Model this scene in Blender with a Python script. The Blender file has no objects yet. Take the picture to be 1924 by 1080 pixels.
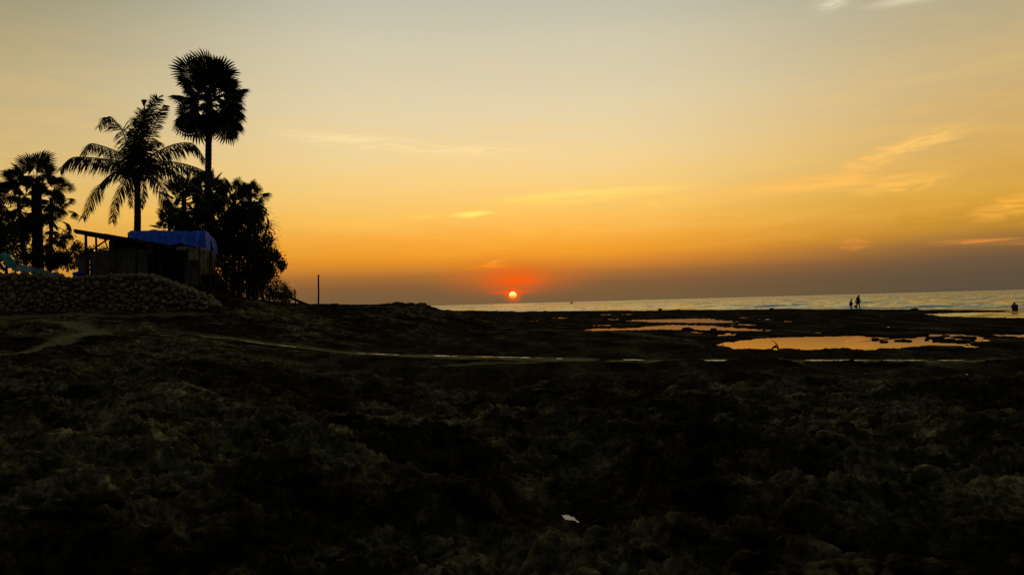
import bpy, bmesh, math, random
import numpy as np
from mathutils import Vector, Matrix, Quaternion, noise as mnoise

random.seed(7)
rng = np.random.default_rng(11)
R = math.radians
scn = bpy.context.scene
col = scn.collection

# ------------------------------------------------------------------ camera
F_PX, CU, CV, EYE = 1496.4, 962.0, 540.0, 1.8      # 28 mm lens on a 1924 px wide frame
ROLL, PITCH = math.atan(0.0272), math.atan(30 * math.cos(math.atan(0.0272)) / 1496.4)
fw = Vector((0, math.cos(PITCH), math.sin(PITCH)))
r0 = Vector((1, 0, 0)); u0 = Vector((0, -math.sin(PITCH), math.cos(PITCH)))
RT = math.cos(ROLL) * r0 - math.sin(ROLL) * u0
UP = math.sin(ROLL) * r0 + math.cos(ROLL) * u0
cam_d = bpy.data.cameras.new('camera')
cam_d.lens, cam_d.sensor_width, cam_d.clip_start, cam_d.clip_end = 28, 36, 0.1, 90000
cam = bpy.data.objects.new('camera', cam_d); col.objects.link(cam)
cam.matrix_world = Matrix(((RT.x, UP.x, -fw.x, 0), (RT.y, UP.y, -fw.y, 0), (RT.z, UP.z, -fw.z, EYE), (0, 0, 0, 1)))
scn.camera = cam

def ray(u, v):
    u, v = float(u), float(v)
    return (F_PX * fw + (u - CU) * RT + (CV - v) * UP).normalized()
def P(u, v, Y):
    "point seen at photo position (u, v), Y metres down the beach"
    d = ray(u, v)
    return Vector((0, 0, EYE)) + d * (float(Y) / d.y)
def G(u, v, z=0.0):
    "where that line of sight meets the level z"
    d = ray(u, v)
    return Vector((0, 0, EYE)) + d * ((z - EYE) / d.z)
def azel(u, v):
    d = ray(u, v)
    return math.degrees(math.atan2(d.x, d.y)), math.degrees(math.asin(d.z))

# ------------------------------------------------------------------ world
SUN_AZ, SUN_EL = azel(963.5, 554.5)
w = bpy.data.worlds.new('World'); scn.world = w; w.use_nodes = True
nt = w.node_tree; N = nt.nodes; L = nt.links
for n in list(N): N.remove(n)
def lin(c):
    return [((x / 255) / 12.92 if x <= 10 else ((x / 255 + 0.055) / 1.055) ** 2.4) for x in c]
def math_n(op, a, b=None, clamp=False):
    n = N.new('ShaderNodeMath'); n.operation = op; n.use_clamp = clamp
    for i, s in enumerate((a, b)):
        if s is None: continue
        if isinstance(s, (int, float)): n.inputs[i].default_value = s
        else: L.new(s, n.inputs[i])
    return n.outputs[0]
def maprange(v, a, b, c=0.0, d=1.0, kind='SMOOTHSTEP'):
    n = N.new('ShaderNodeMapRange'); n.interpolation_type = kind
    L.new(v, n.inputs[0])
    for i, s in enumerate((a, b, c, d)): n.inputs[i + 1].default_value = s
    return n.outputs[0]
def mixc(f, a, b, kind='MIX'):
    n = N.new('ShaderNodeMix'); n.data_type = 'RGBA'; n.blend_type = kind
    if isinstance(f, (int, float)): n.inputs[0].default_value = f
    else: L.new(f, n.inputs[0])
    for i, s in ((6, a), (7, b)):
        if isinstance(s, (tuple, list)): n.inputs[i].default_value = (*s[:3], 1)
        else: L.new(s, n.inputs[i])
    return n.outputs[2]
tc = N.new('ShaderNodeTexCoord')
sp = N.new('ShaderNodeSeparateXYZ'); L.new(tc.outputs['Generated'], sp.inputs[0])
az = math_n('MULTIPLY', math_n('ARCTAN2', sp.outputs[0], sp.outputs[1]), 57.29578)
el = math_n('MULTIPLY', math_n('ARCSINE', sp.outputs[2]), 57.29578)
elc = math_n('MAXIMUM', el, 0.0)
tpos = math_n('SQRT', math_n('DIVIDE', elc, 90.0))
def ramp(stops):
    n = N.new('ShaderNodeValToRGB'); n.color_ramp.interpolation = 'LINEAR'
    e = n.color_ramp.elements
    while len(e) < len(stops): e.new(0.5)
    for k, (deg, c) in zip(e, stops):
        k.position = math.sqrt(deg / 90)
    for k, (deg, c) in zip(e, stops):
        k.color = (*lin(c), 1)
    L.new(tpos, n.inputs[0]); return n.outputs[0]
ZEN = (66, 72, 79)
r_c = ramp([(0, (117, 92, 60)), (.7, (120, 91, 58)), (1.4, (130, 92, 56)), (2.1, (160, 105, 52)), (2.8, (206, 130, 44)), (3.6, (231, 150, 42)), (4.8, (239, 166, 60)),
            (6.5, (241, 190, 94)), (8.4, (240, 202, 126)), (10.3, (236, 208, 149)), (14, (221, 207, 170)), (18, (207, 199, 172)),
            (21.3, (189, 187, 168)), (30, (146, 149, 140)), (50, (94, 101, 104)), (90, ZEN)])
r_r = ramp([(0, (88, 77, 60)), (1, (94, 79, 60)), (2, (106, 84, 62)), (3, (132, 98, 58)), (4, (184, 131, 46)), (5.5, (210, 155, 52)), (8, (212, 165, 82)),
            (10, (210, 170, 100)), (14, (200, 174, 124)), (18, (176, 165, 132)), (21, (152, 151, 132)), (30, (112, 116, 111)), (50, (82, 89, 93)), (90, ZEN)])
r_l = ramp([(0, (122, 96, 58)), (1, (146, 108, 54)), (2, (192, 130, 48)), (4, (222, 158, 60)), (6, (224, 174, 82)), (8, (218, 180, 104)), (11, (204, 177, 122)),
            (14, (190, 171, 126)), (18, (164, 154, 118)), (21, (134, 131, 107)), (30, (98, 101, 95)), (50, (76, 83, 88)), (90, ZEN)])
r_e = ramp([(0, (33, 33, 37)), (10, (37, 38, 43)), (30, (48, 52, 58)), (90, ZEN)])
skyc = mixc(maprange(az, 5, 35), r_c, r_r)
skyc = mixc(maprange(az, -9, -36), skyc, r_l)
absaz = math_n('ABSOLUTE', az)
skyc = mixc(maprange(absaz, 34, 110), skyc, r_e)
# thin high cloud: stretched noise in the sky's own angles
cv = N.new('ShaderNodeCombineXYZ'); L.new(az, cv.inputs[0]); L.new(el, cv.inputs[1])
def sky_noise(sx, sy, rot, detail, dist, seed):
    m = N.new('ShaderNodeMapping'); m.inputs['Rotation'].default_value = (0, 0, R(rot)); m.inputs['Scale'].default_value = (sx, sy, 1)
    m.inputs['Location'].default_value = (seed, seed * 1.7, 0)
    L.new(cv.outputs[0], m.inputs[0])
    t = N.new('ShaderNodeTexNoise'); t.noise_dimensions = '2D'
    t.inputs['Scale'].default_value = 1; t.inputs['Detail'].default_value = detail; t.inputs['Distortion'].default_value = dist
    t.inputs['Roughness'].default_value = 0.58
    L.new(m.outputs[0], t.inputs['Vector']); return t.outputs['Fac']
nA = maprange(sky_noise(0.16, 1.1, 3, 7, 0.7, 3.1), 0.40, 0.62)
nB = maprange(sky_noise(0.07, 0.55, -4, 6, 0.9, 9.4), 0.44, 0.72)
nD = maprange(sky_noise(0.30, 2.6, 2, 9, 0.9, 12.3), 0.42, 0.60)
nC = maprange(sky_noise(0.45, 2.2, -14, 7, 1.1, 5.5), 0.40, 0.62)
band = math_n('MULTIPLY', maprange(el, 2.2, 6.0), maprange(el, 22, 9))
west = maprange(absaz, 120, 40)
skyc = mixc(math_n('MULTIPLY', math_n('MULTIPLY', nB, band), math_n('MULTIPLY', west, 0.10)), skyc, lin((252, 205, 120)))
skyc = mixc(math_n('MULTIPLY', math_n('MULTIPLY', nA, band), math_n('MULTIPLY', west, 0.10)), skyc, lin((255, 200, 90)))
def wisp(u, v, wu, hv, tilt, c, k, nz):
    global skyc
    a, e = azel(u, v)
    m = N.new('ShaderNodeMapping'); m.vector_type = 'TEXTURE'
    m.inputs['Location'].default_value = (a, e, 0); m.inputs['Rotation'].default_value = (0, 0, R(tilt))
    m.inputs['Scale'].default_value = (wu / 26.1, hv / 26.1, 1)
    L.new(cv.outputs[0], m.inputs[0])
    ln = N.new('ShaderNodeVectorMath'); ln.operation = 'LENGTH'; L.new(m.outputs[0], ln.inputs[0])
    g = maprange(ln.outputs['Value'], 1.0, 0.0)
    if nz is not None: g = math_n('MULTIPLY', g, maprange(nz, 0, 1, .22, 1, 'LINEAR'))
    skyc = mixc(math_n('MULTIPLY', g, min(1.0, k * 1.35)), skyc, lin(c))
for a in [
    (690, 268, 250, 20, -4.5, (255, 228, 168), .40, nD), (880, 284, 200, 20, 0, (255, 224, 160), .36, nD), (600, 256, 120, 10, -4, (255, 230, 172), .25, nA),
    (1110, 366, 230, 22, 3, (255, 212, 104), .9, nD), (1010, 373, 120, 10, 1, (255, 212, 92), .7, nA), (1240, 372, 110, 20, -3, (250, 200, 92), .5, nC),
    (884, 403, 60, 9, 3, (255, 228, 106), .72, nA), (892, 402, 42, 6, 3, (255, 230, 116), .6, None), (1090, 363, 200, 8, 2, (255, 222, 122), .32, None), (1235, 356, 150, 9, 2, (253, 206, 112), .28, None), (1550, 348, 240, 9, 1, (255, 196, 98), .34, None), (1700, 344, 90, 8, 5, (255, 194, 92), .34, None), (1690, 277, 60, 9, 20, (255, 206, 116), .34, None), (760, 408, 110, 8, 0, (252, 206, 104), .5, nA), (1090, 366, 160, 7, 2, (254, 214, 112), .5, nA), (1230, 386, 60, 12, -25, (252, 200, 96), .4, nC),
    (1530, 346, 290, 24, 1.5, (254, 188, 88), .9, nD), (1690, 350, 110, 18, 4, (255, 190, 84), .75, nD),
    (1700, 278, 140, 22, 16, (254, 200, 106), .85, nC), (1640, 300, 110, 22, 22, (250, 190, 96), .65, nC), (1760, 264, 90, 9, 8, (250, 196, 106), .6, nD),
    (1905, 385, 90, 26, 14, (252, 178, 66), .8, nC), (1607, 459, 34, 15, 4, (240, 150, 62), .8, nC),
    (1870, 455, 130, 9, -2, (236, 148, 58), .7, nA), (1562, 4, 58, 24, 4, (244, 230, 196), .62, nB), (1566, 8, 34, 10, 6, (246, 232, 198), .5, nC), (1725, -3, 110, 14, 0, (230, 218, 186), .6, nB),
    (640, 418, 220, 26, -2, (250, 190, 84), .45, nA), (1190, 490, 190, 14, 2, (196, 116, 62), .5, nA),
    (300, 395, 210, 26, 2, (246, 184, 84), .4, nA), (1100, 420, 260, 26, 2, (248, 188, 84), .4, nA)]:
    wisp(*a)
# reddening of the air round the sun
for a in [(965, 518, 200, 54, 0, (222, 104, 26), .42, None), (966, 526, 90, 36, 0, (240, 88, 8), .48, None),
          (975, 527, 70, 9, 0, (252, 84, 4), .6, nA), (958, 549, 56, 6, 0, (250, 80, 8), .55, None), (964, 553, 24, 20, 0, (252, 92, 10), .6, None),
          (912, 501, 60, 7, 2, (250, 140, 30), .7, nA), (936, 491, 30, 6, 10, (252, 160, 50), .7, nA)]:
    wisp(*a)
bg1 = N.new('ShaderNodeBackground'); L.new(skyc, bg1.inputs[0]); bg1.inputs[1].default_value = 1.0
skyt = N.new('ShaderNodeTexSky'); skyt.sky_type = 'NISHITA'; skyt.sun_disc = False
skyt.sun_elevation = R(SUN_EL); skyt.sun_rotation = R(SUN_AZ); skyt.dust_density = 4.0
bg2 = N.new('ShaderNodeBackground'); L.new(skyt.outputs[0], bg2.inputs[0]); bg2.inputs[1].default_value = 0.015
add = N.new('ShaderNodeAddShader'); L.new(bg1.outputs[0], add.inputs[0]); L.new(bg2.outputs[0], add.inputs[1])
wo = N.new('ShaderNodeOutputWorld'); L.new(add.outputs[0], wo.inputs[0])

# ------------------------------------------------------------------ sun lamp, exposure
sd = bpy.data.lights.new('sun_lamp', 'SUN'); sd.energy = 0.0015; sd.angle = R(3); sd.color = (1.0, 0.50, 0.18)
so = bpy.data.objects.new('sun_lamp', sd); col.objects.link(so)
sdir = Vector((math.sin(R(SUN_AZ)) * math.cos(R(SUN_EL)), math.cos(R(SUN_AZ)) * math.cos(R(SUN_EL)), math.sin(R(SUN_EL))))
so.rotation_euler = sdir.to_track_quat('Z', 'Y').to_euler()
so.location = (0, 0, 30)
cy = scn.cycles; cy.use_denoising = False; cy.max_bounces = 5; cy.diffuse_bounces = 2; cy.glossy_bounces = 3; cy.transmission_bounces = 2; cy.transparent_max_bounces = 4
vs = scn.view_settings
vs.view_transform = 'Standard'; vs.look = 'None'; vs.exposure = 0.0; vs.gamma = 1.0; vs.use_curve_mapping = False

# ------------------------------------------------------------------ materials
def new_mat(name):
    m = bpy.data.materials.new(name); m.use_nodes = True
    return m, m.node_tree.nodes, m.node_tree.links, m.node_tree.nodes['Principled BSDF']
def ntex(n, l, scale, detail=4, vec=None, rough=0.55, dist=0.0):
    t = n.new('ShaderNodeTexNoise'); t.inputs['Scale'].default_value = scale; t.inputs['Detail'].default_value = detail
    t.inputs['Roughness'].default_value = rough; t.inputs['Distortion'].default_value = dist
    if vec is not None: l.new(vec, t.inputs['Vector'])
    return t
def cramp(n, l, src, stops):
    r = n.new('ShaderNodeValToRGB'); e = r.color_ramp.elements
    while len(e) < len(stops): e.new(0.5)
    for k, (p, c) in zip(e, stops): k.position = p
    for k, (p, c) in zip(e, stops): k.color = (*c, 1)
    l.new(src, r.inputs[0]); return r
def rough_mat(name, dark, light, scale, rough=0.9, spec=0.1, bump=0.3, bscale=None, stretch=None, per_obj=0.0):
    m, n, l, b = new_mat(name)
    tcn = n.new('ShaderNodeTexCoord'); vec = tcn.outputs['Object']
    if stretch:
        mp = n.new('ShaderNodeMapping'); mp.inputs['Scale'].default_value = stretch; l.new(vec, mp.inputs[0]); vec = mp.outputs[0]
    t = ntex(n, l, scale, 6, vec)
    r = cramp(n, l, t.outputs['Fac'], [(0.3, dark), (0.7, light)])
    out = r.outputs[0]
    if per_obj:
        oi = n.new('ShaderNodeObjectInfo'); h = n.new('ShaderNodeHueSaturation')
        mr = n.new('ShaderNodeMapRange'); l.new(oi.outputs['Random'], mr.inputs[0]); mr.inputs[3].default_value = 1 - per_obj; mr.inputs[4].default_value = 1 + per_obj
        l.new(mr.outputs[0], h.inputs['Value']); l.new(out, h.inputs['Color']); out = h.outputs[0]
        mr2 = n.new('ShaderNodeMapRange'); mu = n.new('ShaderNodeMath'); mu.operation = 'MULTIPLY'; mu.inputs[1].default_value = 7.13
        fr = n.new('ShaderNodeMath'); fr.operation = 'FRACT'; l.new(oi.outputs['Random'], mu.inputs[0]); l.new(mu.outputs[0], fr.inputs[0])
        l.new(fr.outputs[0], mr2.inputs[0]); mr2.inputs[3].default_value = 0.47; mr2.inputs[4].default_value = 0.53; l.new(mr2.outputs[0], h.inputs['Hue'])
    l.new(out, b.inputs['Base Color'])
    b.inputs['Roughness'].default_value = rough; b.inputs['Specular IOR Level'].default_value = spec
    if bump:
        t2 = ntex(n, l, bscale or scale * 3, 5, vec)
        bp = n.new('ShaderNodeBump'); bp.inputs['Strength'].default_value = bump; bp.inputs['Distance'].default_value = 0.03
        l.new(t2.outputs['Fac'], bp.inputs['Height']); l.new(bp.outputs[0], b.inputs['Normal'])
    return m
def leaf_mat(name, c1, c2, transl=0.25, tc_=None):
    m, n, l, b = new_mat(name)
    tcn = n.new('ShaderNodeTexCoord')
    t = ntex(n, l, 1.7, 3, tcn.outputs['Object'])
    r = cramp(n, l, t.outputs['Fac'], [(0.3, c1), (0.7, c2)])
    l.new(r.outputs[0], b.inputs['Base Color']); b.inputs['Roughness'].default_value = 0.6; b.inputs['Specular IOR Level'].default_value = 0.25
    tr = n.new('ShaderNodeBsdfTranslucent')
    hs = n.new('ShaderNodeHueSaturation'); hs.inputs['Value'].default_value = 1.0; hs.inputs['Hue'].default_value = 0.48
    l.new(r.outputs[0], hs.inputs['Color']); l.new(hs.outputs[0], tr.inputs['Color'])
    mx = n.new('ShaderNodeMixShader'); mx.inputs[0].default_value = transl
    l.new(b.outputs[0], mx.inputs[1]); l.new(tr.outputs[0], mx.inputs[2])
    l.new(mx.outputs[0], n['Material Output'].inputs[0]); return m
def cloth_mat(name, c, transl, c2=None, scale=3.0):
    m, n, l, b = new_mat(name)
    tcn = n.new('ShaderNodeTexCoord'); t = ntex(n, l, scale, 5, tcn.outputs['Object'])
    r = cramp(n, l, t.outputs['Fac'], [(0.3, c2 or tuple(x * .75 for x in c)), (0.7, c)])
    l.new(r.outputs[0], b.inputs['Base Color']); b.inputs['Roughness'].default_value = 0.55; b.inputs['Specular IOR Level'].default_value = 0.3
    tr = n.new('ShaderNodeBsdfTranslucent'); l.new(r.outputs[0], tr.inputs['Color'])
    mx = n.new('ShaderNodeMixShader'); mx.inputs[0].default_value = transl
    l.new(b.outputs[0], mx.inputs[1]); l.new(tr.outputs[0], mx.inputs[2])
    t2 = ntex(n, l, scale * 5, 4, tcn.outputs['Object']); bp = n.new('ShaderNodeBump'); bp.inputs['Strength'].default_value = .35; bp.inputs['Distance'].default_value = .02
    l.new(t2.outputs['Fac'], bp.inputs['Height']); l.new(bp.outputs[0], b.inputs['Normal'])
    l.new(mx.outputs[0], n['Material Output'].inputs[0]); return m

def reef_material():
    m, n, l, b = new_mat('reef_rock')
    g = n.new('ShaderNodeNewGeometry'); pos = g.outputs['Position']
    big = ntex(n, l, 0.30, 4, pos); mid = ntex(n, l, 2.2, 8, pos, 0.65); fine = ntex(n, l, 11, 5, pos, 0.62)
    r1 = cramp(n, l, mid.outputs['Fac'], [(0.34, (0.022, 0.017, 0.007)), (0.46, (0.068, 0.055, 0.022)), (0.56, (0.16, 0.132, 0.054)), (0.68, (0.34, 0.29, 0.13))])
    r2 = cramp(n, l, mid.outputs['Fac'], [(0.34, (0.010, 0.007, 0.003)), (0.52, (0.032, 0.023, 0.010)), (0.70, (0.10, 0.072, 0.032))])
    rb = cramp(n, l, big.outputs['Fac'], [(0.45, (0, 0, 0)), (0.57, (1, 1, 1))])
    mx = n.new('ShaderNodeMix'); mx.data_type = 'RGBA'; l.new(rb.outputs[0], mx.inputs[0]); l.new(r2.outputs[0], mx.inputs[6]); l.new(r1.outputs[0], mx.inputs[7])
    fr = cramp(n, l, fine.outputs['Fac'], [(0.36, (.35, .35, .35)), (0.50, (.85, .85, .85)), (0.66, (1.8, 1.74, 1.6))])
    mu = n.new('ShaderNodeMix'); mu.data_type = 'RGBA'; mu.blend_type = 'MULTIPLY'; mu.inputs[0].default_value = 1; l.new(mx.outputs[2], mu.inputs[6]); l.new(fr.outputs[0], mu.inputs[7])
    aw = n.new('ShaderNodeAttribute'); aw.attribute_name = 'weed'     # low flats wear a coat of dark wet weed
    wm = n.new('ShaderNodeMapping'); wm.inputs['Scale'].default_value = (.8, .16, 1); l.new(pos, wm.inputs[0]); wt = ntex(n, l, 1.0, 7, wm.outputs[0], 0.68)
    wr = cramp(n, l, wt.outputs['Fac'], [(0.36, (0.010, 0.007, 0.003)), (0.54, (0.050, 0.038, 0.017)), (0.70, (0.15, 0.12, 0.055))])
    mw = n.new('ShaderNodeMix'); mw.data_type = 'RGBA'; l.new(aw.outputs['Fac'], mw.inputs[0]); l.new(mu.outputs[2], mw.inputs[6]); l.new(wr.outputs[0], mw.inputs[7]); mu = mw
    at = n.new('ShaderNodeAttribute'); at.attribute_name = 'sand'
    sr = cramp(n, l, fine.outputs['Fac'], [(0.36, (0.16, 0.135, 0.052)), (0.64, (0.42, 0.36, 0.14))])
    ms = n.new('ShaderNodeMix'); ms.data_type = 'RGBA'; l.new(at.outputs['Fac'], ms.inputs[0]); l.new(mu.outputs[2], ms.inputs[6]); l.new(sr.outputs[0], ms.inputs[7])
    l.new(ms.outputs[2], b.inputs['Base Color'])
    b.inputs['Roughness'].default_value = 1.0; b.inputs['Specular IOR Level'].default_value = 0.0
    bp = n.new('ShaderNodeBump'); bp.inputs['Strength'].default_value = 1.0; bp.inputs['Distance'].default_value = 0.05
    l.new(fine.outputs['Fac'], bp.inputs['Height']); l.new(bp.outputs[0], b.inputs['Normal'])
    return m
def water_material(name, rough, bump_s, bump_d, base=(0.008, 0.010, 0.008)):
    m, n, l, b = new_mat(name)
    b.inputs['Base Color'].default_value = (*base, 1); b.inputs['Roughness'].default_value = rough
    b.inputs['IOR'].default_value = 1.333; b.inputs['Specular IOR Level'].default_value = 0.5
    if bump_d:
        g = n.new('ShaderNodeNewGeometry')
        mp = n.new('ShaderNodeMapping'); mp.inputs['Scale'].default_value = (0.6, 1.0, 1); mp.inputs['Rotation'].default_value = (0, 0, R(18)); l.new(g.outputs['Position'], mp.inputs[0])
        t1 = ntex(n, l, bump_s, 3, mp.outputs[0], 0.5); t2 = ntex(n, l, bump_s * 0.17, 3, mp.outputs[0], 0.5)
        ad = n.new('ShaderNodeMath'); ad.operation = 'MULTIPLY_ADD'; l.new(t2.outputs['Fac'], ad.inputs[0]); ad.inputs[1].default_value = 4.0; l.new(t1.outputs['Fac'], ad.inputs[2])
        bp = n.new('ShaderNodeBump'); bp.inputs['Strength'].default_value = 1.0; bp.inputs['Distance'].default_value = bump_d
        l.new(ad.outputs[0], bp.inputs['Height']); l.new(bp.outputs[0], b.inputs['Normal'])
    return m
def sea_material(name='sea_water', f=1.0, layers=((0.55, 12, 1.25, 3), (0.12, -14, 1.2, 3), (0.035, 6, 1.25, 4), (2.6, 35, .6, 2)), base=(0.045, 0.058, 0.028), tint=(0.68, 0.72, 0.60)):
    m, n, l, b = new_mat(name)
    b.inputs['Base Color'].default_value = (*base, 1); b.inputs['Roughness'].default_value = 0.12
    b.inputs['IOR'].default_value = 1.333; b.inputs['Specular IOR Level'].default_value = 0.5
    g = n.new('ShaderNodeNewGeometry'); acc = g.outputs['Normal']
    for sc, rot, k, det in layers:
        sc *= f
        mp = n.new('ShaderNodeMapping'); mp.inputs['Scale'].default_value = (sc * .35, sc, 1); mp.inputs['Rotation'].default_value = (0, 0, R(rot)); l.new(g.outputs['Position'], mp.inputs[0])
        t = ntex(n, l, 1.0, det, mp.outputs[0], 0.55)
        sb_ = n.new('ShaderNodeVectorMath'); sb_.operation = 'SUBTRACT'; l.new(t.outputs['Color'], sb_.inputs[0]); sb_.inputs[1].default_value = (.5, .5, .5)
        mu = n.new('ShaderNodeVectorMath'); mu.operation = 'MULTIPLY'; l.new(sb_.outputs[0], mu.inputs[0]); mu.inputs[1].default_value = (k * 1.4, k * 1.8, 0)
        ad = n.new('ShaderNodeVectorMath'); ad.operation = 'ADD'; l.new(acc, ad.inputs[0]); l.new(mu.outputs[0], ad.inputs[1]); acc = ad.outputs[0]
    no = n.new('ShaderNodeVectorMath'); no.operation = 'NORMALIZE'; l.new(acc, no.inputs[0])
    n.remove(b)
    df = n.new('ShaderNodeBsdfDiffuse'); df.inputs['Color'].default_value = (*base, 1)
    gl = n.new('ShaderNodeBsdfGlossy'); gl.inputs['Color'].default_value = (*tint, 1); gl.inputs['Roughness'].default_value = 0.12
    fr = n.new('ShaderNodeFresnel'); fr.inputs['IOR'].default_value = 1.333
    for q in (gl, fr): l.new(no.outputs[0], q.inputs['Normal'])
    mx = n.new('ShaderNodeMixShader'); l.new(fr.outputs[0], mx.inputs[0]); l.new(df.outputs[0], mx.inputs[1]); l.new(gl.outputs[0], mx.inputs[2])
    l.new(mx.outputs[0], n['Material Output'].inputs[0])
    return m
def plain(name, c, rough=0.8, spec=0.2):
    return rough_mat(name, tuple(x * .8 for x in c), c, 4, rough, spec, 0.1)

M = {
 'reef': reef_material(),
 'sea': sea_material(),
 'pool': water_material('pool_water', 0.012, 0, 0, (0.016, 0.012, 0.005)),
 'film': sea_material('water_film', 1.0, ((9.0, 10, 1.4, 2), (2.5, -20, 1.0, 2)), (0.07, 0.066, 0.03)),
 'inlet': sea_material('inlet_water', 1.0, ((2.0, 10, .35, 2), (.5, -20, .3, 2))),
 'stone': rough_mat('wall_stone', (0.17, 0.122, 0.055), (0.54, 0.41, 0.20), 5, 0.9, 0.1, 0.6, 16, None, 0.4),
 'rubble': rough_mat('wall_rubble', (0.06, 0.045, 0.02), (0.20, 0.15, 0.07), 9, 0.95, 0.05, 0.9),
 'shade_mat': rough_mat('shaded_mat', (0.02, 0.016, 0.010), (0.05, 0.04, 0.024), 3, 0.95, 0.05, 0.6),  # inner hut walls: mat darkened so the colour carries the interior shade
 'bark': rough_mat('palm_bark', (0.035, 0.028, 0.020), (0.085, 0.070, 0.052), 6, 0.9, 0.08, 0.6, 12, (1, 1, 4)),
 'leaf': leaf_mat('palm_leaf', (0.022, 0.034, 0.012), (0.048, 0.062, 0.022), 0.14),
 'coco': leaf_mat('coconut_leaf', (0.030, 0.040, 0.014), (0.070, 0.078, 0.028), 0.30),
 'dry': leaf_mat('dry_leaf', (0.045, 0.034, 0.018), (0.095, 0.072, 0.038), 0.15),
 'bush': leaf_mat('bush_leaf', (0.020, 0.030, 0.010), (0.045, 0.058, 0.020), 0.12),
 'tarp': cloth_mat('blue_tarp', (0.004, 0.17, 0.95), 0.30, (0.004, 0.12, 0.82), 1.5),
 'cream': cloth_mat('cream_cloth', (0.75, 0.66, 0.36), 0.25, (0.32, 0.27, 0.13), 4),
 'teal': cloth_mat('teal_sheet', (0.05, 0.55, 0.42), 0.2, (0.03, 0.24, 0.24), 2.5),
 'green': cloth_mat('green_sheet', (0.03, 0.20, 0.11), 0.15, (0.02, 0.12, 0.07), 3),
 'pale': cloth_mat('pale_sheet', (0.40, 0.52, 0.46), 0.2, (0.16, 0.34, 0.32), 22),
 'rust': cloth_mat('rust_cloth', (0.28, 0.075, 0.025), 0.2),
 'bluebag': cloth_mat('blue_bag', (0.03, 0.08, 0.42), 0.15),
 'white': plain('white_plastic', (0.75, 0.75, 0.72), 0.4, 0.4),
 'wood': rough_mat('weathered_wood', (0.045, 0.034, 0.022), (0.13, 0.10, 0.068), 4, 0.9, 0.08, 0.5, 14, (1, 1, .2), 0.2),
 'mat': rough_mat('woven_mat', (0.12, 0.10, 0.072), (0.32, 0.265, 0.19), 5, 0.9, 0.08, 0.5, 20, (1, 1, .3), 0.2),
 'thatch': rough_mat('roof_board', (0.03, 0.022, 0.016), (0.07, 0.052, 0.036), 6, 0.9, 0.08, 0.5, 14, (.3, 1, 1), 0.15),
 'skin': plain('skin', (0.22, 0.12, 0.075), 0.6), 'hair': plain('hair', (0.01, 0.009, 0.008), 0.5),
 'red': plain('red_shirt', (0.20, 0.03, 0.03)), 'navy': plain('navy_cloth', (0.015, 0.022, 0.05)), 'olive': plain('olive_cloth', (0.05, 0.05, 0.025)),
 'straw': plain('straw_hat', (0.25, 0.20, 0.11)), 'violet': plain('dark_violet_cloth', (0.05, 0.02, 0.07)), 'plastic': plain('dark_bucket', (0.06, 0.03, 0.02), .5, .3),
 'boat': plain('boat_paint', (0.05, 0.055, 0.05)),
}
sm, sn, sl, sb = new_mat('sun_glow')
for n_ in list(sn):
    if n_.type == 'BSDF_PRINCIPLED': sn.remove(n_)
em = sn.new('ShaderNodeEmission'); em.inputs[1].default_value = 1.1
g_ = sn.new('ShaderNodeTexCoord'); s_ = sn.new('ShaderNodeSeparateXYZ'); sl.new(g_.outputs['Generated'], s_.inputs[0])
cr_ = cramp(sn, sl, s_.outputs[2], [(0.0, (1.0, 0.10, 0.01)), (0.28, (1.0, 0.32, 0.03)), (0.5, (1.0, 0.72, 0.14)), (0.75, (1.0, 0.85, 0.35))])
sl.new(cr_.outputs[0], em.inputs[0]); sl.new(em.outputs[0], sn['Material Output'].inputs[0]); M['sun'] = sm

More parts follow.
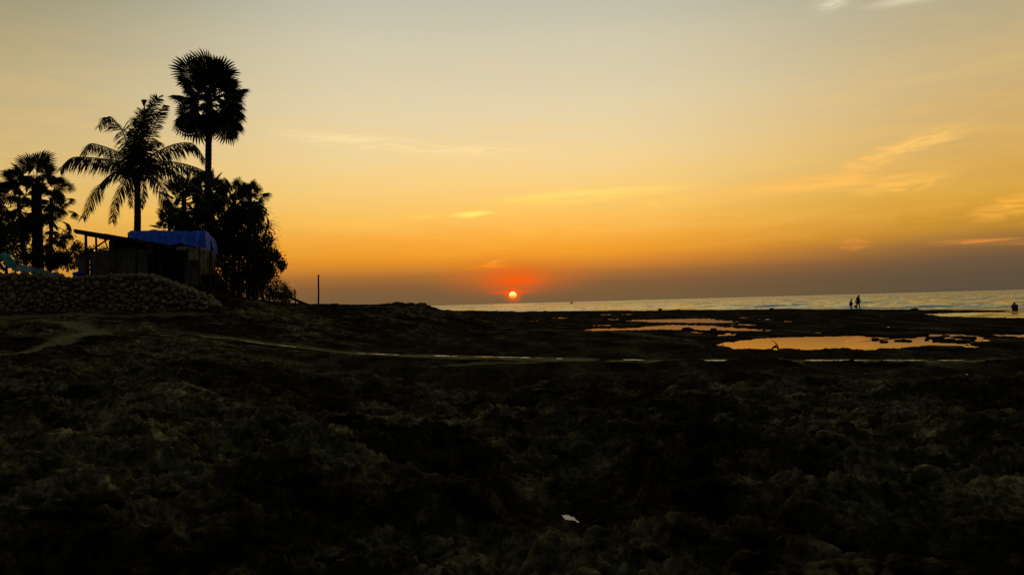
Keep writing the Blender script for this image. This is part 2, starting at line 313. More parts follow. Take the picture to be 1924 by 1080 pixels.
# ------------------------------------------------------------------ mesh helpers
def link(o, parent=None):
    col.objects.link(o)
    if parent is not None: o.parent = parent
    return o
def tag(o, label=None, cat=None, group=None, kind=None):
    for k, v in (('label', label), ('category', cat), ('group', group), ('kind', kind)):
        if v: o[k] = v
    return o
def empty(name, loc=(0, 0, 0), rz=0):
    o = bpy.data.objects.new(name, None); o.location = loc; o.rotation_euler = (0, 0, rz); o.empty_display_size = 0.2
    return link(o)
class MB:
    def __init__(s): s.v = []; s.f = []
    def add(s, vs, fs):
        k = len(s.v); s.v += [tuple(x) for x in vs]; s.f += [tuple(i + k for i in q) for q in fs]
    def tube(s, pts, rad, n=8, cap=True):
        pts = [Vector(p) for p in pts]; m = len(pts)
        if not hasattr(rad, '__len__'): rad = [rad] * m
        ref = None; rings = []
        for i, p in enumerate(pts):
            t = (pts[min(i + 1, m - 1)] - pts[max(i - 1, 0)]).normalized()
            if ref is None: ref = t.orthogonal().normalized()
            ref = (ref - t * ref.dot(t)); ref = ref.normalized() if ref.length > 1e-6 else t.orthogonal().normalized()
            b = t.cross(ref)
            rings.append([p + (ref * math.cos(2 * math.pi * k / n) + b * math.sin(2 * math.pi * k / n)) * rad[i] for k in range(n)])
        vs = [q for r_ in rings for q in r_]
        fs = [(i * n + k, i * n + (k + 1) % n, (i + 1) * n + (k + 1) % n, (i + 1) * n + k) for i in range(m - 1) for k in range(n)]
        if cap: fs += [tuple(range(n - 1, -1, -1)), tuple(range((m - 1) * n, m * n))]
        s.add(vs, fs)
    def beam(s, a, b, wx, wz):
        a = Vector(a); b = Vector(b); t = (b - a).normalized()
        sd_ = t.cross(Vector((0, 0, 1))); sd_ = sd_.normalized() if sd_.length > 1e-4 else Vector((1, 0, 0))
        up = sd_.cross(t).normalized()
        vs = [p + sd_ * (i * wx / 2) + up * (j * wz / 2) for p in (a, b) for i, j in ((-1, -1), (1, -1), (1, 1), (-1, 1))]
        s.add(vs, [(3, 2, 1, 0), (4, 5, 6, 7), (0, 1, 5, 4), (1, 2, 6, 5), (2, 3, 7, 6), (3, 0, 4, 7)])
    def sheet(s, rows, thick=0.006):
        "a grid of points with a little thickness"
        a, b = len(rows), len(rows[0])
        top = [Vector(p) for r_ in rows for p in r_]
        nor = [Vector() for _ in top]
        for i in range(a - 1):
            for j in range(b - 1):
                q = (i * b + j, i * b + j + 1, (i + 1) * b + j + 1, (i + 1) * b + j)
                nn = (top[q[2]] - top[q[0]]).cross(top[q[3]] - top[q[1]])
                for k in q: nor[k] += nn
        bot = [p - (nn.normalized() if nn.length > 0 else Vector((0, 0, 1))) * thick for p, nn in zip(top, nor)]
        o = a * b
        fs = [(i * b + j, i * b + j + 1, (i + 1) * b + j + 1, (i + 1) * b + j) for i in range(a - 1) for j in range(b - 1)]
        fs += [tuple(o + k for k in reversed(q)) for q in list(fs)]
        edge = [(0 * b + j) for j in range(b)] + [(i * b + b - 1) for i in range(1, a)] + [((a - 1) * b + j) for j in range(b - 2, -1, -1)] + [i * b for i in range(a - 2, 0, -1)]
        for k in range(len(edge)):
            e0, e1 = edge[k], edge[(k + 1) % len(edge)]
            fs.append((e1, e0, o + e0, o + e1))
        s.add(top + bot, fs)
    def mesh(s, name, mat, smooth=False):
        me = bpy.data.meshes.new(name); me.from_pydata(s.v, [], s.f)
        if smooth: me.polygons.foreach_set('use_smooth', [True] * len(me.polygons))
        me.materials.append(mat); me.update(); return me
    def build(s, name, mat, parent=None, smooth=False):
        o = bpy.data.objects.new(name, s.mesh(name, mat, smooth)); link(o)
        if parent is not None: attach(o, parent)
        return o
def attach(o, parent):
    "parent while keeping the world place (builders here work in world coordinates)"
    o.parent = parent
    pm = parent.matrix_basis.copy(); q = parent.parent
    while q is not None: pm = q.matrix_basis @ pm; q = q.parent
    o.matrix_parent_inverse = Matrix.Identity(4)
    o.matrix_basis = pm.inverted() @ o.matrix_basis
def fast_mesh(name, V, Q, mat, smooth=True):
    "V (n,3) array, Q (m,4) quads"
    me = bpy.data.meshes.new(name)
    me.vertices.add(len(V)); me.vertices.foreach_set('co', V.astype(np.float32).ravel())
    k = Q.shape[1]
    me.loops.add(Q.size); me.loops.foreach_set('vertex_index', Q.astype(np.int32).ravel())
    me.polygons.add(len(Q)); me.polygons.foreach_set('loop_start', np.arange(0, Q.size, k, dtype=np.int32))
    me.polygons.foreach_set('loop_total', np.full(len(Q), k, dtype=np.int32))
    if smooth: me.polygons.foreach_set('use_smooth', np.ones(len(Q), dtype=bool))
    me.materials.append(mat); me.update(calc_edges=True); me.validate(); return me

# ------------------------------------------------------------------ numpy noise
def _hash(ix, iy, seed):
    h = (ix.astype(np.int64) * 374761393 + iy.astype(np.int64) * 668265263 + seed * 1442695041) & 0xFFFFFFFF
    h = ((h ^ (h >> 13)) * 1274126177) & 0xFFFFFFFF
    return ((h ^ (h >> 16)) & 0xFFFF) / 65535.0
def perlin(x, y, seed):
    ix = np.floor(x); iy = np.floor(y); fx = x - ix; fy = y - iy
    u = fx * fx * fx * (fx * (fx * 6 - 15) + 10); v = fy * fy * fy * (fy * (fy * 6 - 15) + 10)
    def gr(ax, ay):
        a = _hash(ix + ax, iy + ay, seed) * 2 * np.pi
        return np.cos(a) * (fx - ax) + np.sin(a) * (fy - ay)
    a, b, c, d = gr(0, 0), gr(1, 0), gr(0, 1), gr(1, 1)
    return ((a * (1 - u) + b * u) * (1 - v) + (c * (1 - u) + d * u) * v) * 1.5
def fbm(x, y, sc, octv, seed, gain=0.5):
    o = np.zeros_like(x); a = 1.0; f = 1.0 / sc
    for k in range(octv):
        o += a * perlin(x * f + 13.7 * k, y * f - 7.1 * k, seed + k); a *= gain; f *= 2.03
    return o
def worley(x, y, seed):
    ix = np.floor(x); iy = np.floor(y); best = np.full(x.shape, 9.0)
    for dx in (-1, 0, 1):
        for dy in (-1, 0, 1):
            cx = ix + dx; cy = iy + dy
            px = cx + _hash(cx, cy, seed); py = cy + _hash(cx, cy, seed + 5)
            best = np.minimum(best, (px - x) ** 2 + (py - y) ** 2)
    return np.sqrt(best)
def sstep(a, b, x):
    t = np.clip((x - a) / (b - a), 0, 1); return t * t * (3 - 2 * t)

# ------------------------------------------------------------------ terrain shape
CP = []
def cp(u, v, Y):
    p = P(u, v, Y); CP.append((p.x, p.y, p.z))
for u_ in (-260, 0, 120, 200, 300, 400): cp(u_, 584 + (200 - u_) * 0.004, 35.3)      # foot of the stone wall
for u_ in (-260, 0, 120, 200, 300, 390):
    p_ = P(u_, 583, 35.3); CP.append((p_.x, 36.7, p_.z + .05))
for a in [(60, 660, 22), (180, 622, 28), (-100, 640, 24), (300, 640, 24), (300, 700, 16), (300, 800, 10), (150, 760, 12), (0, 800, 10), (0, 900, 7.6),
          (300, 900, 7.4), (600, 640, 32), (600, 605, 44), (600, 700, 20), (600, 760, 13.6), (450, 600, 40), (450, 582, 46), (500, 574, 54), (420, 633, 28), (500, 643, 28), (600, 655, 29), (700, 665, 29.6),
          (430, 574, 50), (560, 573, 57), (600, 573.5, 59), (650, 573.5, 60), (700, 573.5, 60), (735, 571, 60), (770, 571, 60), (800, 574, 60), (815, 578, 59.6),
          (828, 592, 58), (840, 610, 56), (700, 600, 50), (750, 610, 49), (800, 618, 48), (700, 630, 41), (640, 590, 52)]: cp(*a)
for u_, v_ in [(862, 622), (850, 640), (780, 650), (760, 690), (850, 600), (850, 672), (1080, 676), (1300, 640), (1500, 640), (1700, 700), (1900, 640), (1200, 720), (1500, 780), (1000, 740),
               (800, 800), (1300, 900), (1700, 900), (600, 1000), (962, 1075), (1900, 1070), (0, 1075), (1000, 610), (1200, 600), (1500, 590), (900, 592)]:
    p_ = G(u_, v_, 0.0); CP.append((p_.x, p_.y, 0.0))
for a in [(-14.8, 37.7, 3.1), (-18, 37.5, 3.3), (-23, 37.5, 3.3), (-32, 37.8, 3.4), (-22, 42, 3.4), (-30, 50, 3.4), (-18, 50, 3.0), (-40, 70, 3.2), (-70, 40, 3.6), (-13.5, 41, 2.15), (-13.3, 38.6, 2.3), (-14.0, 46, 2.2),
          (-16, 56, 2.1), (-20, 66, 2.0), (-14, 72, 1.5), (-8, 68, 1.3), (-25, 110, 1.2), (-40, 200, .8), (-90, 250, 1.2), (-200, 100, 4), (-120, -60, 2.4), (-30, 0, .8), (-12, -5, .2), (0, -30, .3), (60, -30, 0), (40, 20, 0), (30, 60, 0), (-200, 500, 1.2), (-700, 700, 5),
          (-8, 120, .1), (-20, 240, 0), (60, 0, 0), (300, -300, .5), (-500, -500, 8), (0, 60, 0), (8, 90, 0), (-1, 80, 0), (0, 150, 0)]: CP.append(a)
CP = np.array(CP)
def _k(d): return np.sqrt(d * d + 0.25)
_A = _k(np.hypot(CP[:, None, 0] - CP[None, :, 0], CP[:, None, 1] - CP[None, :, 1]))
_n = len(CP); _S = np.ones((_n + 1, _n + 1)); _S[:_n, :_n] = _A + np.eye(_n) * 0.0; _S[_n, _n] = 0
_W = np.linalg.solve(_S, np.append(CP[:, 2], 0))
def rbf(x, y):
    o = np.full(x.shape, _W[_n])
    for i in range(_n): o += _W[i] * _k(np.hypot(x - CP[i, 0], y - CP[i, 1]))
    return o
SHORE = [(-900, 900), (-200, 430), (-60, 330), (-25, 286), (0, 182), (25.5, 138), (38.6, 113), (44.0, 83), (45.5, 66), (62, 40), (90, 5), (130, -80), (200, -600)]
def poly_dist(x, y, pts, closed):
    best = np.full(x.shape, 1e9); sgn = np.ones(x.shape)
    if closed: inside = np.zeros(x.shape, bool)
    m = len(pts)
    for i in range(m if closed else m - 1):
        ax, ay = pts[i][0], pts[i][1]; bx, by = pts[(i + 1) % m][0], pts[(i + 1) % m][1]
        ex, ey = bx - ax, by - ay; wx, wy = x - ax, y - ay
        t = np.clip((wx * ex + wy * ey) / (ex * ex + ey * ey + 1e-12), 0, 1)
        d = np.hypot(wx - ex * t, wy - ey * t)
        if closed:
            c = ((ay > y) != (by > y)) & (x < (bx - ax) * (y - ay) / (by - ay + 1e-12) + ax); inside ^= c
        else:
            s_ = np.sign(ex * wy - ey * wx); sgn = np.where(d < best, s_, sgn)
        best = np.minimum(best, d)
    return np.where(inside, -best, best) if closed else best * sgn
ZW = -0.05       # level of the tide pools
def Gp(pts, z=ZW): return [(G(u, v, z).x, G(u, v, z).y) for u, v in pts]
POOLS = [
 Gp([(1332, 648), (1350, 643.5), (1400, 637.5), (1450, 633.5), (1500, 632), (1560, 630.5), (1610, 629.5), (1640, 631.5), (1680, 634.5), (1720, 634), (1740, 627), (1775, 627), (1812, 626.5), (1850, 633), (1858, 641),
     (1830, 648), (1822, 652), (1770, 650), (1720, 652.5), (1680, 656), (1640, 658.5), (1610, 658), (1560, 657), (1520, 660), (1480, 657), (1450, 659), (1420, 659), (1390, 656), (1360, 652.5)]),
 Gp([(1862, 627.5), (1924, 627.5), (1990, 629), (1990, 635), (1924, 634), (1885, 632.5)]),
 Gp([(1080, 621), (1120, 616.5), (1180, 616), (1240, 611), (1262, 609.5), (1330, 611), (1380, 615), (1440, 618.5), (1452, 622), (1400, 622), (1330, 621), (1240, 619.5), (1170, 621), (1120, 622)]),
 Gp([(1165, 603), (1190, 600.5), (1290, 598), (1335, 598), (1388, 604), (1385, 607), (1290, 607), (1230, 606)]),
 Gp([(1333, 633), (1350, 629), (1372, 625.5), (1390, 628), (1378, 631)]),
 Gp([(1735, 590), (1800, 587.5), (1870, 585.5), (1924, 583.5), (2010, 583), (2010, 600), (1924, 598.5), (1850, 597), (1760, 595)], -0.06),
 Gp([(1049, 963), (1062, 961), (1074, 966), (1083, 974), (1096, 985), (1086, 990), (1070, 985), (1058, 974)], -0.14),
]
PUDDLES = [(918, 602.5, 14, 1.4), (1010, 603, 12, 1.3), (1052, 597.5, 18, 1.2), (1222, 662, 7, 1.6), (1575, 626, 22, 1.2), (1540, 625.5, 14, 1.0), (1672, 614.5, 14, 1.6), (1602, 704, 9, 2.2),
           (1621, 702, 8, 1.8), (1861, 710, 12, 2.2), (1824, 652, 16, 2.2), (1851, 652, 8, 1.6), (1135, 611.5, 20, 1.5), (1151, 600.5, 12, 1.4), (1140, 591.5, 16, 1.1), (1180, 590.5, 12, 1.1), (1400, 610.5, 30, 1.6), (1310, 625, 16, 1.6), (1440, 600, 12, 1.3), (1396, 597, 9, 1.2), (1480, 604, 10, 1.2), (1820, 703.5, 9, 1.6)]
for u_, v_, a_, b_ in PUDDLES:
    POOLS.append(Gp([(u_ + a_ * math.cos(t) * (1 + .25 * math.sin(3 * t + u_)), v_ + b_ * math.sin(t)) for t in [k * math.pi / 5 for k in range(10)]]))
POOLZ = [ZW] * 5 + [-0.06, -0.14] + [ZW] * len(PUDDLES)
def on_ground(pts):      # photo line -> world polyline on the smooth base ground
    out = []
    for u, v in pts:
        lo, hi = 3.0, 130.0; d = ray(u, v)
        ys = np.geomspace(4, 120, 600); xs = d.x / d.y * ys; zs = EYE + d.z / d.y * ys
        hit = np.nonzero(rbf(xs, ys) > zs)[0]
        k = hit[0] if len(hit) else -1
        out.append((xs[k], ys[k]))
    return out
CHANNEL = on_ground([(408, 632), (440, 636), (500, 643), (560, 651), (620, 658), (700, 665), (780, 668), (850, 671), (930, 673), (1010, 675), (1085, 676)])
CHANNEL2 = on_ground([(1170, 678), (1260, 678.5), (1350, 679.5), (1480, 679.5), (1600, 679), (1750, 679.5), (1930, 678), (2060, 677)])
PW = [1.0, .9, .75, .35, .5, .4, .6]
PATHS = [(CHANNEL, 0.85, 0.07), (CHANNEL2, 0.6, 0.05),
         (on_ground([(-160, 700), (0, 674), (60, 656), (120, 641), (180, 623), (120, 606), (60, 600)]), 0.6, 0.02),
         (on_ground([(-100, 596), (100, 592), (240, 597), (390, 592)]), 0.35, 0.0),
         (on_ground([(1270, 706), (1400, 707), (1560, 713), (1700, 720), (1930, 731), (2100, 738)]), 0.4, 0.04),
         (on_ground([(820, 619), (1000, 628), (1150, 632), (1300, 640)]), 0.5, 0.02),
         (on_ground([(820, 690), (900, 684), (1000, 682)]), 0.5, 0.0)]
def terrain(x, y, detail=True):
    """height and sand share at points x, y (arrays)"""
    rr = np.hypot(x, y)
    z = rbf(x, y)
    rough = np.clip(0.52 + 0.48 * sstep(22, 8, rr) + 0.15 * sstep(0.25, 1.0, z), 0, 1.0)
    rough = rough * (1 - .45 * sstep(1.2, 1.9, z)) * (1 - 0.45 * sstep(50, 120, rr))
    sand = np.zeros_like(x)
    carve = np.zeros_like(x)
    wob = fbm(x, y, 1.3, 3, 71)
    for (pts, wd, dp), pw in zip(PATHS, PW):
        xs = [p[0] for p in pts]; ys = [p[1] for p in pts]
        m = (x > min(xs) - 3) & (x < max(xs) + 3) & (y > min(ys) - 3) & (y < max(ys) + 3)
        if not m.any(): continue
        d = np.abs(poly_dist(x[m], y[m], pts, False)) + 0.25 * wob[m]
        k = sstep(wd, wd * 0.45, d)
        sand[m] = np.maximum(sand[m], k * pw); carve[m] = np.maximum(carve[m], k * dp)
    calm = np.zeros_like(x)
    xs = [p[0] for p in CHANNEL]; ys = [p[1] for p in CHANNEL]
    m = (x > min(xs) - 7) & (x < max(xs) + 7) & (y > min(ys) - 7) & (y < max(ys) + 7)
    if m.any(): calm[m] = sstep(6.0, 1.0, np.abs(poly_dist(x[m], y[m], CHANNEL, False)))
    am = rough * (1 - 0.85 * sand) * (1 - 0.75 * calm)
    warp = fbm(x, y, 1.7, 2, 3) * 0.5
    h = 0.15 * fbm(x, y, 4.2, 2, 21) + 0.13 * sstep(8, 14, rr) * sstep(-.1, .25, fbm(x * .7, y, 3.4, 2, 25)) * (1 - sstep(22, 30, rr))
    # ledges: plates with sharp lips, pits and broken edges
    pl = fbm(x * .55 + warp * .5, y - warp * .7, 1.7, 4, 31)
    h += 0.11 * (sstep(-.10, -.04, pl) + sstep(.16, .24, pl) + .6 * sstep(.42, .48, pl) - 1.0)
    pl2 = fbm(x * .7 + warp * .3, y + warp * .3, 0.62, 4, 35, .55)
    h += 0.036 * (sstep(-.07, .0, pl2) + sstep(.25, .33, pl2) - .9)
    wl = worley((x + warp * .4) / 0.34, (y + warp * .3) / 0.30, 91)
    nearf = 1 - .6 * sstep(40, 90, rr)
    h += 0.085 * (np.sqrt(np.clip(1 - (wl / .72) ** 2, 0, 1)) - .6) * nearf * (.45 + .9 * sstep(-.25, .3, pl2))
    h += 0.040 * (0.9 - np.abs(fbm(x, y, 0.26, 4, 41, .6)) * 1.9) * (1 - .6 * sstep(35, 70, rr))
    wl2 = worley(x / 0.12 + warp, y / 0.11, 97)
    h += 0.040 * (np.sqrt(np.clip(1 - (wl2 / .75) ** 2, 0, 1)) - .6) * (1 - sstep(14, 26, rr))
    h += 0.016 * fbm(x, y, 0.08, 3, 51, .6) * (1 - sstep(10, 20, rr))
    z = z + h * am - carve
    # the hollow in front and its run-off
    z -= 0.50 * np.exp(-(((x - 0.5) / 1.5) ** 2 + ((y - 9.4) / 1.0) ** 2))
    z += 0.16 * np.exp(-(((x - 2.4) / 1.6) ** 2 + ((y - 8.2) / 0.7) ** 2)) + 0.20 * np.exp(-(((x + 1.7) / 1.6) ** 2 + ((y - 9.8) / .8) ** 2))
    flat = ZW + 0.035 + 0.03 * np.abs(fbm(x, y, 0.8, 3, 67)) 
    keep = sstep(14, 20, rr)
    z = np.where(z < flat, z + (flat - z) * keep, z)
    c2 = sstep(1.05, .6, np.hypot((x - .5) / .8, (y - 7.45) / 1.8) + .18 * fbm(x, y, .5, 3, 79))
    cap = -0.112 + .17 * np.maximum(0, y - 7.45) + .05 * (np.sqrt(np.clip(1 - (wl2 / .75) ** 2, 0, 1)) - .7) + .03 * fbm(x, y, .2, 3, 77)
    z = z * (1 - c2) + np.minimum(z, cap) * c2
    # tide pools
    wn = fbm(x, y, 0.9, 3, 61); wn2 = fbm(x / 0.35, y / 0.9, 1.0, 4, 161, .6)
    todo = []
    for pts, zw in zip(POOLS, POOLZ):
        xs = [p[0] for p in pts]; ys = [p[1] for p in pts]; far = np.mean(ys); rg = 0.02 + far * 0.015
        m = (x > min(xs) - 4 * rg) & (x < max(xs) + 4 * rg) & (y > min(ys) - 4 * rg) & (y < max(ys) + 4 * rg)
        if not m.any(): continue
        d = poly_dist(x[m], y[m], pts, True) + wn[m] * rg * 0.35 + wn2[m] * rg * (0.55 if len(pts) > 20 else .25 if zw < -.1 else .75)
        rim = sstep(3.5 * rg, 0.6 * rg, d)
        z[m] = np.maximum(z[m] * (1 - rim) + np.minimum(z[m], zw + 0.05 + 0.02 * wn[m]) * rim, zw + 0.015)
        todo.append((m, d, rg, zw))
    for m, d, rg, zw in todo:
        k = sstep(0.30 * rg, -0.30 * rg, d)
        floor = zw - 0.05 - 0.05 * sstep(-.5 * rg, -2 * rg, d) + 0.05 * wn2[m]
        z[m] = z[m] * (1 - k) + np.minimum(z[m], floor) * k
    # the sea side
    sdist = poly_dist(x, y, SHORE, False)      # > 0 on the sea side
    sea = sstep(-3, 10, sdist + 3.0 * fbm(x, y, 9, 3, 81))
    z = z * (1 - sea) + (-1.2) * sea + 0.10 * np.exp(-((sdist + 4) / 3.0) ** 2) * (0.4 + fbm(x, y, 5, 3, 83))
    weed = sstep(14, 22, rr) * sstep(.45, .10, z)
    return z, sand, weed
def ground_z(x, y):
    return float(terrain(np.array([float(x)]), np.array([float(y)]))[0][0])

# polar sheet, fine ahead and coarse elsewhere, one surface out to where the sea takes over
th = np.concatenate([np.linspace(-180, -52, 70, endpoint=False), np.linspace(-52, 46, 1000, endpoint=False), np.linspace(46, 180, 70, endpoint=False)])
rad = np.concatenate([np.geomspace(0.4, 3.6, 40, endpoint=False), np.geomspace(3.6, 120, 640, endpoint=False), np.geomspace(120, 1500, 60)])
TH, RR = np.meshgrid(np.radians(th), rad)
X = (RR * np.sin(TH)).ravel(); Y = (RR * np.cos(TH)).ravel()
Z, SAND, WEED = terrain(X, Y)
nt_, nr_ = len(th), len(rad)
ii, jj = np.meshgrid(np.arange(nr_ - 1), np.arange(nt_), indexing='ij')
a_ = ii * nt_ + jj; b_ = ii * nt_ + (jj + 1) % nt_
Q = np.stack([a_, a_ + nt_, b_ + nt_, b_], -1).reshape(-1, 4)
me = fast_mesh('reef_flat', np.stack([X, Y, Z], 1), Q, M['reef'])
at_ = me.attributes.new('sand', 'FLOAT', 'POINT'); at_.data.foreach_set('value', SAND.astype(np.float32))
at_ = me.attributes.new('weed', 'FLOAT', 'POINT'); at_.data.foreach_set('value', WEED.astype(np.float32))
reef = tag(link(bpy.data.objects.new('reef_flat', me)), 'rough dark reef and beach ground at low tide', None, None, 'structure')

# ------------------------------------------------------------------ sea
th2 = np.radians(np.concatenate([np.linspace(-180, -50, 60, endpoint=False), np.linspace(-50, 50, 700, endpoint=False), np.linspace(50, 180, 60, endpoint=False)]))
rad2 = np.concatenate([np.geomspace(40, 700, 420, endpoint=False), np.geomspace(700, 60000, 60)])
T2, R2 = np.meshgrid(th2, rad2); X2 = (R2 * np.sin(T2)).ravel(); Y2 = (R2 * np.cos(T2)).ravel(); RR2 = R2.ravel()
sdist = poly_dist(X2, Y2, SHORE, False)
fade = sstep(900, 250, RR2) * sstep(0, 25, sdist)
ws = fbm(X2 * 0.45 + Y2 * .1, Y2, 5.5, 3, 121) * 0.16 + (0.5 - np.abs(fbm(X2 * 0.3, Y2, 14, 3, 131))) * 0.22
surf = np.exp(-((sdist - 16 + 7 * fbm(X2, Y2, 30, 2, 141)) / 2.2) ** 2) * 0.42 * sstep(-.1, .5, fbm(X2, Y2, 40, 2, 151))
Z2 = -0.16 + ws * fade + surf * sstep(600, 200, RR2)
n2, m2 = len(th2), len(rad2)
ii, jj = np.meshgrid(np.arange(m2 - 1), np.arange(n2), indexing='ij'); a_ = ii * n2 + jj; b_ = ii * n2 + (jj + 1) % n2
me = fast_mesh('sea', np.stack([X2, Y2, Z2], 1), np.stack([a_, a_ + n2, b_ + n2, b_], -1).reshape(-1, 4), M['sea'])
tag(link(bpy.data.objects.new('sea', me)), 'rippled sea reaching to the horizon', None, None, 'structure')

# ------------------------------------------------------------------ pool water, channel film
def pool_sheet(pts, z, name):
    c = np.mean(pts, 0); ext = []
    rg = 0.02 + c[1] * 0.015
    for p in pts:
        d = np.array(p) - c; ln_ = np.hypot(*d); ext.append(c + d * (ln_ + 1.6 * rg) / max(ln_, .01))
    mb = MB(); n = len(ext)
    vs_ = [(c[0], c[1], z)] + [(p[0], p[1], z) for p in ext]
    mb.add(vs_, [(0, 1 + k, 1 + (k + 1) % n) for k in range(n)])
    o = mb.build(name, M['inlet' if 'inlet' in name else 'pool']); o.name = o.name.replace('inlet', 'tide_pool')
    return tag(o, None, None, None, 'structure')
for k, (pts, z) in enumerate(zip(POOLS, POOLZ)):
    o = pool_sheet(pts, z + 0.0004 * k, 'inlet' if k == 5 else 'tide_pool' if k < 6 else 'puddle')
def film(pts, wd, name, seed):
    rs = np.random.default_rng(seed)
    # fine walk along the line
    px = np.array(pts); sl_ = np.concatenate([[0], np.cumsum(np.hypot(*np.diff(px, axis=0).T))])
    s = np.arange(0, sl_[-1], 0.12); cx = np.interp(s, sl_, px[:, 0]); cy = np.interp(s, sl_, px[:, 1])
    tx = np.gradient(cx); ty = np.gradient(cy); ln_ = np.hypot(tx, ty); nx, ny = -ty / ln_, tx / ln_
    off = 0.12 * fbm(s, s * 0, 2.2, 2, seed); half = wd * np.clip(0.25 + 1.3 * fbm(s, s * 0 + 3, 1.6, 3, seed + 9), 0.0, 1)
    z = terrain(cx + nx * off, cy + ny * off)[0]
    k = 25; zs = np.convolve(np.pad(z, k // 2, mode='edge'), np.ones(k) / k, 'valid')[:len(z)]
    mb = MB(); vs_ = []; fs_ = []
    for i in range(len(s)):
        for q in (-1, 1): vs_.append((cx[i] + nx[i] * (off[i] + q * half[i]), cy[i] + ny[i] * (off[i] + q * half[i]), zs[i] + 0.03))
        if i and half[i] > 0.02 and half[i - 1] > 0.02: fs_.append((2 * i - 2, 2 * i - 1, 2 * i + 1, 2 * i))
    mb.add(vs_, fs_); return tag(mb.build(name, M['film']), None, None, None, 'structure')
film(CHANNEL, 0.24, 'stream', 5); film(CHANNEL2, 0.22, 'stream', 15)

# ------------------------------------------------------------------ sun disc
D = 40000.0
bm = bmesh.new(); bmesh.ops.create_uvsphere(bm, u_segments=48, v_segments=32, radius=D * math.tan(R(0.268)))
me = bpy.data.meshes.new('sun'); bm.to_mesh(me); bm.free(); me.materials.append(M['sun']); me.polygons.foreach_set('use_smooth', [True] * len(me.polygons))
o = link(bpy.data.objects.new('sun', me)); o.location = Vector((0, 0, EYE)) + sdir * D
tag(o, 'glowing yellow setting sun disc just above the sea horizon', 'sun')

# ------------------------------------------------------------------ loose rocks on the reef (pieces of the setting)
def rock_mesh(name, seed, sub, mat, flat=0.7, rough_=0.30, long=1.0):
    bm = bmesh.new(); bmesh.ops.create_icosphere(bm, subdivisions=sub, radius=1)
    off = Vector((seed * 3.1, seed * 1.7, seed * 0.9))
    for v in bm.verts:
        n1 = mnoise.noise(v.co * 1.1 + off); n2 = mnoise.noise(v.co * 2.7 + off * 2)
        n3 = mnoise.noise(v.co * 6.5 + off * 3)
        v.co *= 1 + rough_ * n1 * 1.4 + rough_ * .6 * n2 + rough_ * .3 * n3
        v.co.z *= flat; v.co.x *= long
    me = bpy.data.meshes.new(name); bm.to_mesh(me); bm.free(); me.polygons.foreach_set('use_smooth', [True] * len(me.polygons)); me.materials.append(mat); return me
ROCKS = [rock_mesh('rock', k, 3, M['reef'], random.uniform(.5, .8), .34) for k in range(9)]
cnt = 0
while cnt < 260:
    t = R(random.uniform(-36, 35)); r_ = 4.6 * (16 / 4.6) ** (random.random() ** 1.2)
    x, y = r_ * math.sin(t), r_ * math.cos(t)
    if mnoise.noise(Vector((x * .5, y * .5, 4.2))) < -0.05 or math.hypot((x - .5) / .8, (y - 7.4) / 1.7) < 1: continue
    s = random.uniform(.05, .13) * (1 + .5 * random.random() ** 4)
    o = bpy.data.objects.new('rock', ROCKS[cnt % 9]); link(o, reef)
    o.location = (x, y, ground_z(x, y) + s * .12); o.rotation_euler = (random.uniform(-.5, .5), random.uniform(-.5, .5), random.uniform(0, 6.3)); o.scale = (s * random.uniform(.8, 1.3), s, s * random.uniform(.7, 1.1))
    cnt += 1
PALE = [rock_mesh('rock', 60 + k, 3, M['reef'], random.uniform(.5, .75), .42) for k in range(4)]
for k, (u_, v_, s) in enumerate([(72, 938, .075), (112, 946, .06), (40, 962, .07), (150, 938, .09), (205, 945, .085), (128, 966, .07), (185, 968, .08), (70, 972, .06), (320, 925, .08), (255, 935, .06), (405, 1010, .17), (30, 905, .10), (560, 862, .08), (430, 950, .07), (300, 1000, .09), (860, 930, .09), (590, 900, .07), (90, 1010, .08), (520, 1040, .10), (1420, 1020, .10), (1330, 1040, .07), (1500, 1060, .08)]):
    d_ = ray(u_, v_); ys_ = np.linspace(4, 16, 500); hit_ = np.nonzero(terrain(d_.x / d_.y * ys_, ys_)[0] > EYE + d_.z / d_.y * ys_)[0]; yk = ys_[hit_[0]] if len(hit_) else 6.5
    o = link(bpy.data.objects.new('rock', PALE[k % 4]), reef); o.location = (d_.x / d_.y * yk, yk, ground_z(d_.x / d_.y * yk, yk) + s * .02); o.scale = (s * 1.25, s, s * .9); o.rotation_euler = (.2 * (k % 3 - 1), .2 * (k % 2), k * 1.7)
